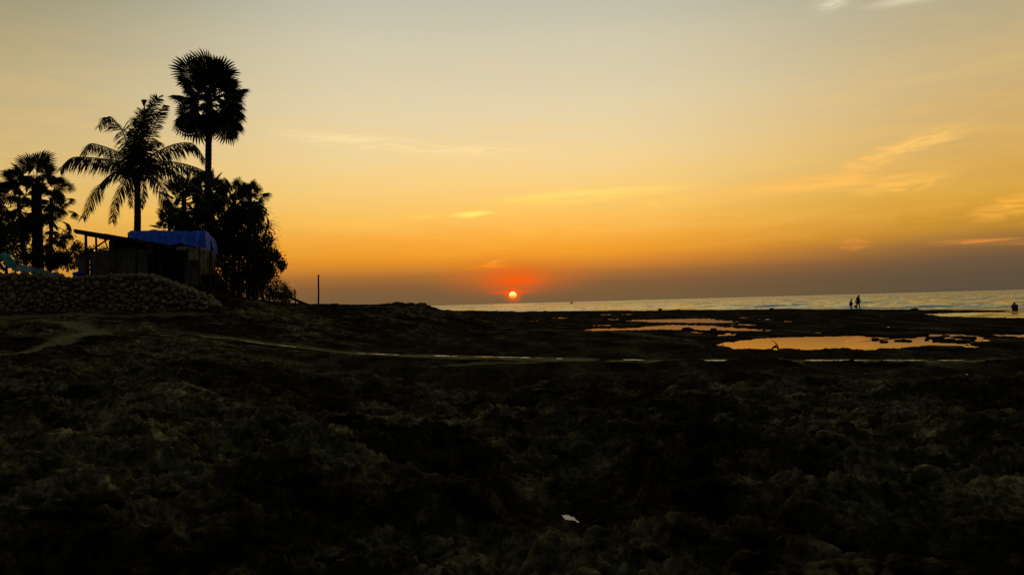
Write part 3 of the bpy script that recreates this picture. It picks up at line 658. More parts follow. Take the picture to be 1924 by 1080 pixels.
# boulders on the ridge tip, at the shore and in the pools
for u_, v_, Y_, s in [(725, 572, 59.6, .35), (745, 570.5, 60, .42), (770, 571, 60, .36), (790, 572, 60, .42), (757, 572, 59, .4), (803, 576, 59.5, .35), (640, 573.5, 60, .3), (625, 573, 59.6, .35), (680, 574, 60, .25), (612, 573.5, 59.5, .3), (660, 574, 59.8, .3)]:
    p_ = P(u_, v_, Y_); o = link(bpy.data.objects.new('rock', ROCKS[int(u_) % 9]), reef); o.location = (p_.x, p_.y, p_.z - s * .2); o.scale = (s * 1.5, s, s * .8); o.rotation_euler = (0, 0, u_)
for u_, v_, s, fz in [(813, 584, .34, 1.6), (1240, 581.5, .32, .7), (1275, 582, .25, .7), (1291, 618.5, .26, .7), (1718, 580.8, .25, .6), (1752, 634, .22, .35), (1763, 634.5, .26, .3), (1775, 640, .2, .35), (1783, 639, .24, .32), (1797, 640.5, .26, .32), (1810, 641, .24, .3), (1820, 639, .2, .3), (1800, 632.5, .2, .25), (1812, 633.5, .22, .25), (1826, 634, .2, .25),
                      (1645, 637, .13, .5), (1660, 641, .16, .4), (1686, 639.5, .10, .5), (1697, 639, .13, .5), (1708, 640, .09, .5), (1741, 638, .08, .5), (1757, 640, .1, .5), (1838, 644, .2, .3), (1776, 630.5, .16, .3), (1450, 580.5, .3, .6), (960, 585.5, .5, .5), (1025, 585, .4, .5), (1340, 619, .2, .5)]:
    g = G(u_, v_, -0.03 if v_ > 590 else 0.0); o = link(bpy.data.objects.new('rock', ROCKS[int(u_ * 7) % 9]), reef); o.location = (g.x, g.y, g.z); o.scale = (s * 1.3, s, s * fz * 1.3); o.rotation_euler = (0, 0, u_)

# ------------------------------------------------------------------ palms
def curve(pts, n):
    pts = [Vector(p) for p in pts]; m = len(pts) - 1; out = []
    for i in range(n):
        t = i / (n - 1) * m; k = min(int(t), m - 1); f = t - k
        p0, p1, p2, p3 = pts[max(k - 1, 0)], pts[k], pts[k + 1], pts[min(k + 2, m)]
        out.append(0.5 * ((2 * p1) + (p2 - p0) * f + (2 * p0 - 5 * p1 + 4 * p2 - p3) * f * f + (3 * p1 - p0 - 3 * p2 + p3) * f ** 3))
    return out
def trunk_part(base, top, r_b, r_t, parent, lean=(0, 0), mat='bark', rings=0.14, name='trunk'):
    base = Vector(base); top = Vector(top); ln_ = (top - base).length; n = max(10, int(ln_ / rings)); mb = MB(); pts = []; rs = []
    for i in range(n + 1):
        t = i / n; p_ = base.lerp(top, t); bow = math.sin(math.pi * t)
        pts.append(p_ + Vector((lean[0] * bow, lean[1] * bow, 0)))
        rs.append((r_b + (r_t - r_b) * t + (r_b * .35) * math.exp(-t * ln_ / .35)) * (1 + (.045 if i % 2 else -.02) + random.uniform(-.02, .02)))
    mb.tube(pts, rs, 12); return mb.build(name, M[mat], parent, True)
def frond(parent, ctrl, lmax, hang=0.75, dens=0.055, mat='coco', name='frond', splay=0.55, seed=0, lean_side=None):
    rs = random.Random(seed); pts = curve(ctrl, 40); mb = MB()
    mb.tube(pts[::2] + [pts[-1]], [0.035 * (1 - .85 * i / 20) + .004 for i in range(21)], 5)
    ln_ = sum((pts[i + 1] - pts[i]).length for i in range(39)); n = int(ln_ / dens)
    for i in range(n):
        t = 0.10 + 0.90 * i / n; k = min(int(t * 39), 38); p_ = pts[k].lerp(pts[k + 1], t * 39 - k)
        tg = (pts[min(k + 2, 39)] - pts[max(k - 1, 0)]).normalized()
        lat = tg.cross(Vector((0, 0, 1)))
        if lat.length < .6: lat = lat * .5 + tg.cross(Vector((0, 1, 0)))
        lat.normalize()
        L_ = 1.18 * lmax * (0.35 + 0.65 * math.sin(math.pi * min(1, (t * .85 + .12)))) * rs.uniform(.8, 1.12)
        for sd_ in (-1, 1):
            if rs.random() < .06: continue
            d = (lat * sd_ * splay * rs.uniform(.7, 1.3) + tg * rs.uniform(.40, .62) + Vector((0, 0, -hang * rs.uniform(.6, 1.15)))).normalized()
            d2 = (d + Vector((0, 0, -.45 - hang * .35)) * .6).normalized()
            wv = (d.cross(tg)).cross(d); wv = wv.normalized() if wv.length > 1e-3 else tg
            wv = (tg + wv * .5 + Vector((rs.uniform(-.5, .5), rs.uniform(-.3, .3), rs.uniform(-.3, .3)))).normalized() * rs.uniform(.022, .033)
            a = p_ + d * L_ * .5; b = a + d2 * L_ * .5
            mb.add([p_ - wv * .5, p_ + wv * .5, a + wv, a - wv, b], [(0, 1, 2, 3), (3, 2, 4)])
    return mb.build(name, M[mat], parent)
def palm_root(name, u, Y, label, cat='palm', group=None, vtop=None):
    x = P(u, 500, Y).x; z = ground_z(x, Y)
    return tag(empty(name, (x, Y, z)), label, cat, group)

YC = 42.0
coco = palm_root('coconut_palm', 250, YC, 'coconut palm with long drooping feathery fronds rising behind the blue tarp hut', 'palm')
cb = coco.location
trunk_part((cb.x, cb.y, cb.z - .2), P(257, 318, YC), .20, .15, coco, (.12, 0))
FR = [([(245, 301), (224, 287), (191, 274), (167, 271), (153, 292)], 1.2, .75, .9), ([(245, 306), (204, 300), (165, 296), (134, 297), (112, 318)], -.6, 1.0, .95), ([(240, 313), (204, 331), (178, 362), (155, 409)], -1.0, .85, .62),
      ([(247, 321), (232, 347), (217, 380), (211, 417)], .8, .75, .5), ([(256, 322), (246, 352), (247, 388)], .5, .5, .6), ([(264, 324), (270, 360), (265, 390)], -.5, .5, .6), ([(270, 301), (302, 282), (333, 270), (364, 271), (385, 299)], .9, .95, .95),
      ([(270, 305), (307, 303), (346, 308), (383, 321), (414, 342)], -1.0, 1.0, .8), ([(265, 322), (287, 331), (300, 347), (315, 383), (328, 402)], -.8, .85, .55), ([(253, 297), (240, 274), (230, 246), (219, 230), (204, 219), (184, 238)], .8, .80, .55),
      ([(260, 297), (264, 264), (278, 227), (291, 193), (300, 181)], .3, .55, .22), ([(256, 297), (257, 262), (262, 235), (268, 208)], -.4, .62, .25), ([(264, 297), (277, 266), (292, 232), (302, 212), (311, 198)], -.5, .5, .25), ([(268, 297), (280, 273), (292, 264), (302, 272)], .9, .7, .5),
      ([(245, 310), (222, 303), (196, 316)], 1.8, .9, .7), ([(272, 310), (310, 316), (345, 333), (378, 356)], 1.6, .95, .8), ([(262, 316), (285, 318), (300, 330)], -1.8, .8, .8), ([(254, 300), (244, 280), (248, 250)], 1.2, .6, .3), ([(258, 316), (240, 324), (222, 338)], 1.7, .7, .7), ([(258, 297), (256, 264), (262, 230), (272, 205)], .9, .55, .2), ([(259, 297), (262, 262), (275, 222), (288, 196)], -.9, .45, .2), ([(256, 300), (248, 276), (244, 262)], -.9, .7, .4), ([(262, 300), (274, 280), (282, 270)], -1.0, .7, .4)]
for k, (pl, dy, lm, hg) in enumerate(FR):
    m_ = len(pl) - 1
    frond(coco, [P(257.5, 311, YC)] + [P(u, v, YC + dy * i / m_ * (1.6 if i < m_ else 1.8)) for i, (u, v) in enumerate(pl)], lm, hg, .043, 'coco' if k not in (4, 5) else 'dry', seed=k)
mb = MB()   # lone folded leaf tip standing over the crown
mb.sheet([[P(265, 188, YC), P(270, 187, YC + .1), P(277, 188, YC)], [P(267, 194, YC), P(271, 195, YC + .12), P(274, 194, YC)], [P(270, 201, YC), P(271, 201.5, YC + .02), P(271.6, 201, YC)]], .01)
mb.tube([P(271, 200, YC), P(274, 213, YC), P(268, 240, YC)], .035, 5); mb.build('young_leaf', M['coco'], coco)
mb = MB(); mb.tube([P(281, 205, YC), P(283, 176, YC)], [.03, .006], 5); mb.build('spear_leaf', M['coco'], coco)
nutm = rock_mesh('coconut', 3, 2, M['dry'], 1.15, .08)
for u_, v_, dy in [(252, 318, -.3), (262, 319, -.35), (257, 325, -.3), (249, 312, .2), (266, 314, .2), (246, 321, -.1)]:
    o = bpy.data.objects.new('coconut', nutm); link(o); o.location = P(u_, v_, YC + dy); o.scale = (.13, .13, .13); attach(o, coco)

def fan_mesh(name, mat, seed, pet, rad_, nseg=34, spread=125, split=.5, droop=.35, curl=0.5):
    rs = random.Random(seed); mb = MB()
    mb.tube([Vector((pet * t, 0, -.10 * pet * t * t)) for t in (0, .35, .7, 1)], [.030, .022, .017, .014], 5)
    hub = Vector((pet, 0, -.10 * pet))
    def pt(a, r_, up=0):
        x = r_ * math.cos(a); y = r_ * math.sin(a); q = r_ / rad_
        return hub + Vector((x - curl * .25 * rad_ * q * q * abs(math.cos(a)), y, up - droop * rad_ * q * q * (.6 + .4 * abs(math.sin(a)))))
    da = 2 * R(spread) / nseg
    for k in range(nseg):
        a = -R(spread) + da * (k + .5); Lr = rad_ * (1 - .30 * (abs(a) / R(spread)) ** 2) * rs.uniform(.9, 1.08); sp_ = split * rs.uniform(.85, 1.15)
        e = .035 * rad_
        h0 = pt(a, .05 * rad_); m1, m2 = pt(a - da * .5, Lr * sp_, -e), pt(a + da * .5, Lr * sp_, -e); mc = pt(a, Lr * sp_, e)
        n1, n2 = pt(a - da * .30, Lr * .8, -e), pt(a + da * .30, Lr * .8, -e); tip = pt(a + rs.uniform(-.25, .25) * da, Lr, -rs.uniform(0, .10) * rad_)
        mb.add([h0, m1, mc, m2, n1, n2, tip], [(0, 1, 2), (0, 2, 3), (1, 4, 2), (2, 5, 3), (4, 6, 2), (2, 6, 5)])
    return mb.mesh(name, M[mat])
FANS = [fan_mesh('leaf', 'leaf', k, 1.25, 1.18, 30, 128, .60, .25 + .12 * k, .4) for k in range(3)]
DRYF = [fan_mesh('leaf', 'dry', 20 + k, 1.05, 1.05, 30, 105, .5, .7, .8) for k in range(2)]
SPIKY = [fan_mesh('leaf', 'leaf', 30 + k, .8, .95, 24, 130, .32, .15 + .12 * k, .3) for k in range(3)]
SMALL = [fan_mesh('leaf', 'leaf', 40 + k, 1.15, .62, 18, 115, .45, .5, .5) for k in range(2)]
def put_leaf(parent, me, c, d, scale, roll=0.0):
    d = Vector(d).normalized()
    zref = Vector((0, 0, 1)) - d * d.z
    zref = zref.normalized() if zref.length > .05 else d.orthogonal().normalized()
    yv = zref.cross(d); mt = Matrix((d, yv, zref)).transposed()
    q = mt.to_quaternion() @ Quaternion((1, 0, 0), roll)
    o = bpy.data.objects.new('leaf', me); link(o); o.location = c; o.rotation_mode = 'QUATERNION'; o.rotation_quaternion = q; o.scale = (scale,) * 3; attach(o, parent); return o
def fan_palm(u, v, Y, scale, nleaf, label,  r_b=.22, r_t=.17, elo=-70, ehi=85, kinds=FANS, dry=4, lean=(0, 0), ub=None, seed=1, stack=0.5, trunk=True, group=None):
    rs = random.Random(seed)
    root = palm_root('fan_palm', ub if ub is not None else u, Y, label, 'palm', group)
    b = root.location; c = P(u, v, Y)
    trunk_part((b.x, b.y, b.z - .2), c, r_b, r_t, root, lean)
    for k in range(nleaf):
        t = (k + .5) / nleaf; e = R(ehi + (elo - ehi) * t ** 0.92); a = k * 2.39996 + rs.uniform(-.35, .35)
        d = Vector((math.cos(a) * math.cos(e), math.sin(a) * math.cos(e), math.sin(e) + rs.uniform(-.22, .22)))
        put_leaf(root, kinds[k % len(kinds)], c + Vector((d.x * .1, d.y * .1, -t * stack)), d, scale * rs.uniform(.76, 1.16), rs.uniform(-.9, .9))
    for k in range(dry):
        a = k * 1.9 + seed; d = Vector((math.cos(a) * .42, math.sin(a) * .42, -.9))
        put_leaf(root, DRYF[k % 2], c + Vector((0, 0, -stack)), d, scale * rs.uniform(.75, .95), rs.uniform(-.6, .6))
    return root
lon = fan_palm(393, 183, 52, 1.17, 46, 'tallest palm, a round crown of fan leaves on a slim bare trunk', .24, .185, -52, 88, FANS, 6, (0, 0), 388, 5, .45)
fan_palm(68, 345, 46, .92, 24, 'stout fan palm with the highest crown in the group at far left', .32, .26, -60, 88, FANS, 5, (0, 0), 72, 8, 1.3)
fan_palm(34, 374, 47.5, .86, 20, 'thinner fan palm standing left of the stout one, at the photo edge', .13, .11, -70, 70, FANS, 4, (0, 0), 52, 9, .8)
fan_palm(96, 372, 46.5, .92, 30, 'leggy fan palm with small ragged leaves on long stalks, left of the coconut palm', .12, .10, -78, 40, SMALL, 2, (.1, 0), 88, 12, 2.8)
fan_palm(345, 368, 45, .86, 40, 'bushy fan palm with spiky leaves just behind the blue tarp roof', .16, .13, -72, 85, SPIKY, 4, (0, 0), 352, 13, 1.0)
fan_palm(392, 350, 50, .72, 30, 'low fan palm crown wrapped round the foot of the tallest trunk', .14, .12, -70, 85, SPIKY, 3, (0, 0), 398, 14, .9)
fan_palm(440, 370, 47, .72, 30, 'fan palm with open star-shaped leaves just right of the tallest trunk', .14, .12, -65, 88, SPIKY, 3, (0, 0), 436, 15, .9)
fan_palm(470, 366, 48, .66, 28, 'fan palm with star-shaped leaves on the seaward side of the clump', .13, .11, -65, 85, SPIKY, 3, (0, 0), 462, 16, .8)
fan_palm(318, 418, 44.5, .6, 24, 'small spiky fan palm peeping over the left half of the blue tarp', .10, .09, -60, 80, SPIKY, 0, (0, 0), 320, 17, .6)

# pandanus with strap-leaf rosettes
def rosette_mesh(seed, n=34, ln_=.95):
    rs = random.Random(seed); mb = MB()
    for k in range(n):
        a = k * 2.39996; e = R(85 - 110 * (k / n)); L_ = ln_ * rs.uniform(.8, 1.15); p_ = Vector(); pts = []
        h = Vector((math.cos(a), math.sin(a), 0))
        for i in range(6):
            pts.append(p_.copy()); p_ = p_ + (h * math.cos(e) + Vector((0, 0, math.sin(e)))) * (L_ / 5); e -= R(14 + 16 * (i / 5))
        sd_ = h.cross(Vector((0, 0, 1)))
        vs_ = []
        for i, q in enumerate(pts):
            wd = .032 * (1 - (i / 5) ** 2) + .002; vs_ += [q - sd_ * wd, q + Vector((0, 0, -wd * .6)), q + sd_ * wd]
        mb.add(vs_, [(3 * i + j, 3 * i + j + 1, 3 * i + j + 4, 3 * i + j + 3) for i in range(5) for j in range(2)])
    return mb.mesh('leaf_rosette', M['leaf'])
ROS = [rosette_mesh(k) for k in range(3)]
pan = palm_root('pandanus_tree', 478, 45, 'pandanus tree with strap-leaf rosettes at the seaward edge of the clump', 'tree')
pb = pan.location; jn = P(476, 500, 45)
trunk_part((pb.x, pb.y, pb.z - .2), jn, .13, .10, pan)
for k, (u_, v_, Y_, s) in enumerate([(502, 428, 45, 1.0), (508, 458, 44.7, .95), (488, 402, 45.3, 1.0), (514, 482, 44.6, .85), (470, 425, 44.5, 1.0), (490, 470, 44.2, 1.0), (462, 455, 44.6, .95), (500, 505, 44.2, .85), (480, 392, 45.8, .8)]):
    e = P(u_, v_, Y_); mb = MB(); mid = jn.lerp(e, .5) + Vector((0, 0, -.15)); mb.tube(curve([jn, mid, e], 8), [.09 - .005 * i for i in range(8)], 7); br = mb.build('branch', M['bark'], pan, True)
    o = bpy.data.objects.new('leaf_rosette', ROS[k % 3]); link(o); o.location = e; o.scale = (s,) * 3
    dv = (e - jn).normalized(); o.rotation_mode = 'QUATERNION'; o.rotation_quaternion = Vector((0, 0, 1)).rotation_difference((dv + Vector((0, 0, .8))).normalized()); attach(o, br)

# broadleaf trees and shrubs
def foliage(name, clumps, parent, leaf, n_per, mat='bush', seed=0):
    rs = np.random.default_rng(seed); Vs = []; Fs = []; k0 = 0
    for (u, v, ru, rv, Y_, ry, n) in clumps:
        c = P(u, v, Y_); k = Y_ / F_PX; rx, rz = ru * k, rv * k
        # sub-clumps on the ellipsoid make an uneven outline
        ns = max(6, int(n * n_per / 60)); d = rs.normal(size=(ns, 3)); d /= np.linalg.norm(d, axis=1)[:, None]
        sc = d * (rs.uniform(.25, 1.0, ns) ** .45)[:, None] * np.array([rx, ry, rz]) + np.array(c)
        sr = rs.uniform(.16, .34, ns) * (0.6 + .5 * min(rx, rz))
        idx = rs.integers(0, ns, int(n * n_per)); q = rs.normal(size=(len(idx), 3)) * .55
        pos = sc[idx] + q * sr[idx][:, None]
        m = len(pos); dr = rs.normal(size=(m, 3)); dr /= np.linalg.norm(dr, axis=1)[:, None]; dr[:, 2] -= .25
        sd_ = np.cross(dr, rs.normal(size=(m, 3))); sd_ /= np.linalg.norm(sd_, axis=1)[:, None] + 1e-9
        Ln = leaf * rs.uniform(.6, 1.3, m)[:, None]; wd = Ln * .28; nrm = np.cross(dr, sd_)
        a = pos; b = pos + dr * Ln * .5 + sd_ * wd + nrm * wd * .3; cc = pos + dr * Ln; dd = pos + dr * Ln * .5 - sd_ * wd + nrm * wd * .3
        Vs.append(np.stack([a, b, cc, dd], 1).reshape(-1, 3)); Fs.append(np.arange(4 * m).reshape(-1, 4) + k0); k0 += 4 * m
    me = fast_mesh(name, np.concatenate(Vs), np.concatenate(Fs), M[mat], False)
    o = bpy.data.objects.new(name, me); link(o); attach(o, parent); return o
def broadleaf(name, u, Y, clumps, label, cat, leaf=.16, n_per=900, seed=0, stem=.12, limbs=True):
    root = palm_root(name, u, Y, label, cat); b = root.location
    foliage('crown' if cat == 'tree' else 'foliage', clumps, root, leaf, n_per, 'bush', seed)
    cs = [P(c[0], c[1], c[4]) for c in clumps]; low = min(cs, key=lambda q: q.z)
    top = Vector((b.x, b.y, b.z + max(.25, .45 * (low.z - b.z))))
    tk = trunk_part((b.x, b.y, b.z - .15), top, stem, stem * .8, root, name='trunk' if cat == 'tree' else 'stem')
    if limbs:
        for q in cs:
            mb = MB(); md = top.lerp(q, .5) + Vector((0, 0, -.1)); mb.tube(curve([top, md, q], 8), [stem * (.7 - .07 * i) for i in range(8)], 6); mb.build('limb', M['bark'], tk, True)
    return root
broadleaf('broadleaf_tree', 400, 48.5, [(372, 425, 38, 36, 48.5, 1.0, 3), (410, 415, 44, 50, 48.5, 1.3, 4.5), (392, 470, 50, 40, 48, 1.2, 4), (355, 460, 30, 30, 48.5, .8, 2), (400, 375, 26, 30, 48.6, .8, 1.6)], 'dense dark tree filling the middle of the clump behind the tarp roof', 'tree', .17, 900, 1, .16)
broadleaf('broadleaf_tree', 450, 46.5, [(445, 430, 44, 44, 46.5, 1.2, 4), (470, 470, 44, 44, 46.3, 1.2, 4), (440, 490, 40, 44, 46, 1.2, 4), (468, 410, 28, 30, 46.8, .9, 2)], 'dense dark tree below the star-leaved palms, right of the hut', 'tree', .16, 900, 2, .15)
broadleaf('broadleaf_tree', 492, 44.2, [(512, 492, 20, 20, 44.2, .6, 1.3), (498, 518, 26, 20, 44, .7, 1.8), (524, 500, 11, 14, 44.3, .4, .45), (520, 478, 12, 10, 44.3, .4, .35), (482, 500, 26, 30, 44.2, .7, 2)], 'loose twiggy tree with fine leaves at the right tip of the clump', 'tree', .13, 800, 3, .08)
broadleaf('shrub', 445, 43.5, [(430, 530, 34, 24, 43.5, .7, 2.4), (462, 530, 32, 24, 43.5, .7, 2.4)], 'dark shrub behind the picket fence', 'shrub', .13, 800, 4, .06)
broadleaf('shrub', 505, 45.5, [(495, 545, 26, 20, 45.5, .7, 2), (480, 525, 20, 24, 45.5, .7, 1.6)], 'dark shrub under the loose twiggy tree', 'shrub', .12, 800, 5, .06)
broadleaf('shrub', 528, 46, [(524, 548, 22, 20, 46, .7, 2), (540, 556, 11, 12, 46, .5, .7)], 'rounded low shrub at the seaward end, beside the short leaning post', 'shrub', .10, 900, 6, .05)
broadleaf('shrub', 12, 44, [(12, 440, 40, 36, 44, 1.0, 4), (-25, 460, 40, 40, 44, 1, 3), (14, 480, 36, 22, 43.5, .9, 2)], 'tall dark shrub at the left photo edge under the palms', 'shrub', .16, 800, 7, .1)
broadleaf('shrub', 95, 44, [(80, 482, 30, 20, 44, .8, 2), (112, 486, 26, 16, 44, .8, 1.6), (118, 450, 18, 16, 45, .5, .9)], 'low dark shrub at the feet of the left palms', 'shrub', .13, 800, 8, .07)
broadleaf('shrub', 160, 46, [(150, 472, 22, 16, 46, .7, 1.4), (180, 474, 22, 10, 46, .7, 1.2), (140, 490, 26, 16, 45, .7, 1.4), (208, 476, 16, 8, 46, .7, .8)], 'low dark shrub seen under the raised end of the slanting roof', 'shrub', .12, 800, 9, .07)

# ------------------------------------------------------------------ hut
YH = 38.6
hx0, hx1 = P(140, 500, YH).x, P(408, 500, YH).x
hz = ground_z((hx0 + hx1) / 2 + .6, YH + 1)
hut = tag(empty('hut', ((hx0 + hx1) / 2, YH + 1, hz)), 'low seaside hut with a bright blue tarp over its roof and mat walls', 'hut')
def hpart(name, mb, mat, smooth=False, par=None): return mb.build(name, M[mat], par or hut, smooth)
def ztop(u, Y_): return ground_z(P(u, 500, Y_).x, Y_) - .15
# tarp: from back eave over the ridge to the front eave, folds at the right end
rows = []
ns = 64
prof = [(41.4, 452), (40.9, 440), (40.3, 434.5), (39.8, 434), (39.3, 440), (38.8, 449), (38.3, 457.5), (38.15, 459)]
for j, (Y_, v_) in enumerate(prof):
    row = []
    for i in range(ns + 1):
        s = i / ns; u_ = 240 + 148 * s
        sag = 3.2 * math.sin(s * 8 + j * .7) + 2.2 * math.sin(s * 21 + j * 1.3) + 1.5 * math.sin(s * 47 + j * .6)
        vv = v_ + sag * (.22 + .10 * min(j, 5) / 2) + (3.0 if s < .04 else 0) * (1 - s / .04 if s < .04 else 0)
        if j >= 5: vv += (s - .45) * 9 + 1.8 * math.sin(s * 17) 
        if j >= 4 and s > .86: vv += (s - .86) / .14 * (j - 3) * 3.6
        row.append(P(u_, vv, Y_ + .07 * math.sin(s * 40 + .4 * j) + .05 * math.sin(s * 71)))
    rows.append(row)
tb = MB(); tb.sheet(rows, .012); tarp = hpart('tarp_roof', tb, 'tarp', True)
# tarp end flap, pleated, hanging at the right gable
rows = []
for j in range(9):
    t = j / 8; row = []
    for i in range(33):
        s = i / 32; fold = math.sin(s * 21) * .10 * t
        u_ = 384 + 22 * s + t * 3 * s + 3 * t * (1 - s); low = 474 + 5 * math.sin(s * 8.5) - 4 * (1 - s) - (12 if .42 < s < .52 else 0)
        v0 = 436 + 24 * max(0, s - .25) + 1.0 * math.sin(s * 14)
        row.append(P(u_, v0 + (low - v0) * t, 38.3 + 2.3 * s + fold))
    rows.append(row)
tb = MB(); tb.sheet(rows, .012); hpart('tarp_flap', tb, 'tarp', True, tarp)
# slanting lean-to roof: boards on rafters, raised at the left
n_b = 9
for k in range(n_b):
    s0, s1 = k / n_b, (k + .96) / n_b
    mb = MB(); pts = []
    Ya, Yb = 37.6 + random.uniform(-.12, .12), 40.4 + random.uniform(-.15, .15)
    def rp(s, Y_, dz=0): 
        q = P(142 + 170 * s, 434 + 26 * s, 37.8); return Vector((q.x + (0), Y_, q.z - .03 * (Y_ - 37.8) + dz))
    dz = .012 * (k % 2)
    a, b, c, d = rp(s0, Ya, dz), rp(s1, Ya, dz), rp(s1, Yb, dz), rp(s0, Yb, dz); up = Vector((0, 0, .035))
    mb.add([a, b, c, d, a + up, b + up, c + up, d + up], [(3, 2, 1, 0), (4, 5, 6, 7), (0, 1, 5, 4), (1, 2, 6, 5), (2, 3, 7, 6), (3, 0, 4, 7)])
    hpart('roof_board', mb, 'thatch')
for Y_ in (37.9, 39.0, 40.1):
    a = P(140, 436, 37.8); b = P(318, 464, 37.8); mb = MB(); mb.beam((a.x, Y_, a.z - .01 - .03 * (Y_ - 37.8)), (b.x, Y_, b.z - .01 - .03 * (Y_ - 37.8)), .09, .12); hpart('rafter', mb, 'wood')
mb = MB(); mb.beam(P(139, 433.5, 37.45), P(262, 453, 37.45), .05, .17); hpart('fascia_board', mb, 'thatch')
mb = MB(); mb.beam(P(196, 440.5, 37.4), P(300, 459, 37.42), .04, .10); hpart('fascia_board', mb, 'wood')
def pole(u0_, v0_, u1_, v1_, Y0, Y1, r_, name='post', mat='wood', sink=False):
    a = P(u0_, v0_, Y0); b = P(u1_, v1_, Y1)
    if sink: b = Vector((b.x, b.y, ztop(u1_, Y1)))
    mb = MB(); pts = [a.lerp(b, t) + Vector((random.uniform(-.012, .012), random.uniform(-.01, .01), 0)) for t in (0, .25, .5, .75, 1)]
    mb.tube(pts, [r_ * .85, r_ * .92, r_, r_, r_ * 1.05], 8); return hpart(name, mb, mat, True)
pole(161, 440, 164, 520, 37.9, 37.9, .075, sink=True); pole(180, 444, 183, 520, 39.9, 39.9, .06, sink=True); pole(213, 448, 213, 520, 37.9, 37.9, .07, sink=True); pole(258, 455, 258, 520, 38.1, 38.1, .07, sink=True); pole(299, 460, 302, 530, 38.0, 38.0, .07, sink=True); pole(287, 460, 287, 530, 38.3, 38.3, .05, sink=True)
pole(374, 460, 374, 530, 38.3, 38.3, .07, sink=True); pole(392, 450, 394, 530, 40.6, 40.6, .07, sink=True)
pole(202, 450, 166, 474, 38.5, 38.5, .045, 'brace'); pole(196, 448, 203, 468, 39.4, 39.4, .035, 'brace'); pole(282, 454, 318, 478, 37.8, 37.7, .03, 'brace'); pole(247, 462, 214, 508, 37.6, 37.5, .05, 'prop_pole', 'wood')
# mat wall panels with raised slats
def mat_panel(u0_, u1_, vt0, vt1, Y0, Y1, name='mat_wall', mat='mat', vb=None):
    gap = 1.04 if name == 'back_wall' else .96
    mb = MB(); n = max(4, int((u1_ - u0_) / 4))
    for k in range(n):
        s = k / n; s1 = (k + gap) / n; ua, ub = u0_ + (u1_ - u0_) * s, u0_ + (u1_ - u0_) * s1; Ya = Y0 + (Y1 - Y0) * s + (.02 if k % 2 else 0) + random.uniform(-.008, .008); Yb2 = Y0 + (Y1 - Y0) * s1 + (.02 if k % 2 else 0)
        t = vt0 + (vt1 - vt0) * s + random.uniform(-1.2, 1.2)
        a, b = P(ua, t, Ya), P(ub, t, Yb2); z0 = ztop((ua + ub) / 2, Ya) if vb is None else P(ua, vb, Ya).z
        th_ = Vector((0, .02, 0)); q = [Vector((a.x, a.y, z0)), Vector((b.x, b.y, z0)), b, a]
        mb.add(q + [x + th_ for x in q], [(3, 2, 1, 0), (4, 5, 6, 7), (0, 1, 5, 4), (1, 2, 6, 5), (2, 3, 7, 6), (3, 0, 4, 7)])
    n2_ = 3
    return hpart(name, mb, mat)
mat_panel(146, 168, 484, 480, 38.0, 38.0); mat_panel(168.5, 205, 473, 471, 38.05, 38.0); mat_panel(205.5, 240, 470, 468, 38.02, 38.1); mat_panel(240.5, 276, 466, 468, 38.1, 38.05)
mat_panel(306, 345, 462, 466, 39.3, 39.3, 'mat_wall', 'shade_mat'); mat_panel(345.5, 374, 464, 466, 39.0, 38.6, 'mat_wall', 'mat')
mat_panel(204, 262, 452, 452, 41.0, 41.0, 'back_wall', 'shade_mat'); mat_panel(262.5, 330, 446, 446, 41.1, 41.1, 'back_wall', 'shade_mat'); mat_panel(330.5, 398, 446, 446, 41.2, 41.2, 'back_wall', 'shade_mat')
def side_panel(u, v, Y0, Y1):
    mb = MB(); n = 10
    for k in range(n):
        Ya = Y0 + (Y1 - Y0) * k / n; Yb2 = Y0 + (Y1 - Y0) * (k + .9) / n; a = P(u, v, Y0); z0 = ztop(u, Y0)
        q = [Vector((a.x, Ya, z0)), Vector((a.x, Yb2, z0)), Vector((a.x, Yb2, a.z)), Vector((a.x, Ya, a.z))]; t = Vector((.02, 0, 0))
        mb.add(q + [x + t for x in q], [(0, 1, 2, 3), (7, 6, 5, 4), (4, 5, 1, 0), (5, 6, 2, 1), (6, 7, 3, 2), (7, 4, 0, 3)])
    hpart('side_wall', mb, 'mat')
side_panel(206, 452, 38.2, 40.9)
# hanging cloths
def hang(u0_, u1_, vt, vb, Y_, folds, name, mat, depth=.08, skew=0):
    rows = []
    for j in range(8):
        t = j / 7; rows.append([P(u0_ + (u1_ - u0_) * i / 20 + skew * t, vt + (vb - vt) * t + (1.2 * math.sin(i * .9) if j == 7 else 0), Y_ + depth * math.sin(i / 20 * folds * 6.28 + t) * (.3 + .7 * t)) for i in range(21)])
    mb = MB(); mb.sheet(rows, .008); return hpart(name, mb, mat, True)
hang(376, 392, 466, 517, 38.15, 2.5, 'hanging_cloth', 'cream'); hang(397, 405, 470, 514, 39.2, 1.5, 'hanging_cloth', 'cream'); hang(354, 373, 462, 490, 38.2, 2, 'hanging_cloth', 'cream', .05); hang(332, 352, 463, 470, 38.1, 2, 'hanging_cloth', 'cream', .03)
hang(272, 288, 456, 464, 37.7, 1.5, 'hanging_rag', 'rust', .04); hang(276, 286, 465, 478, 37.9, 1.5, 'hanging_rag', 'mat', .04)

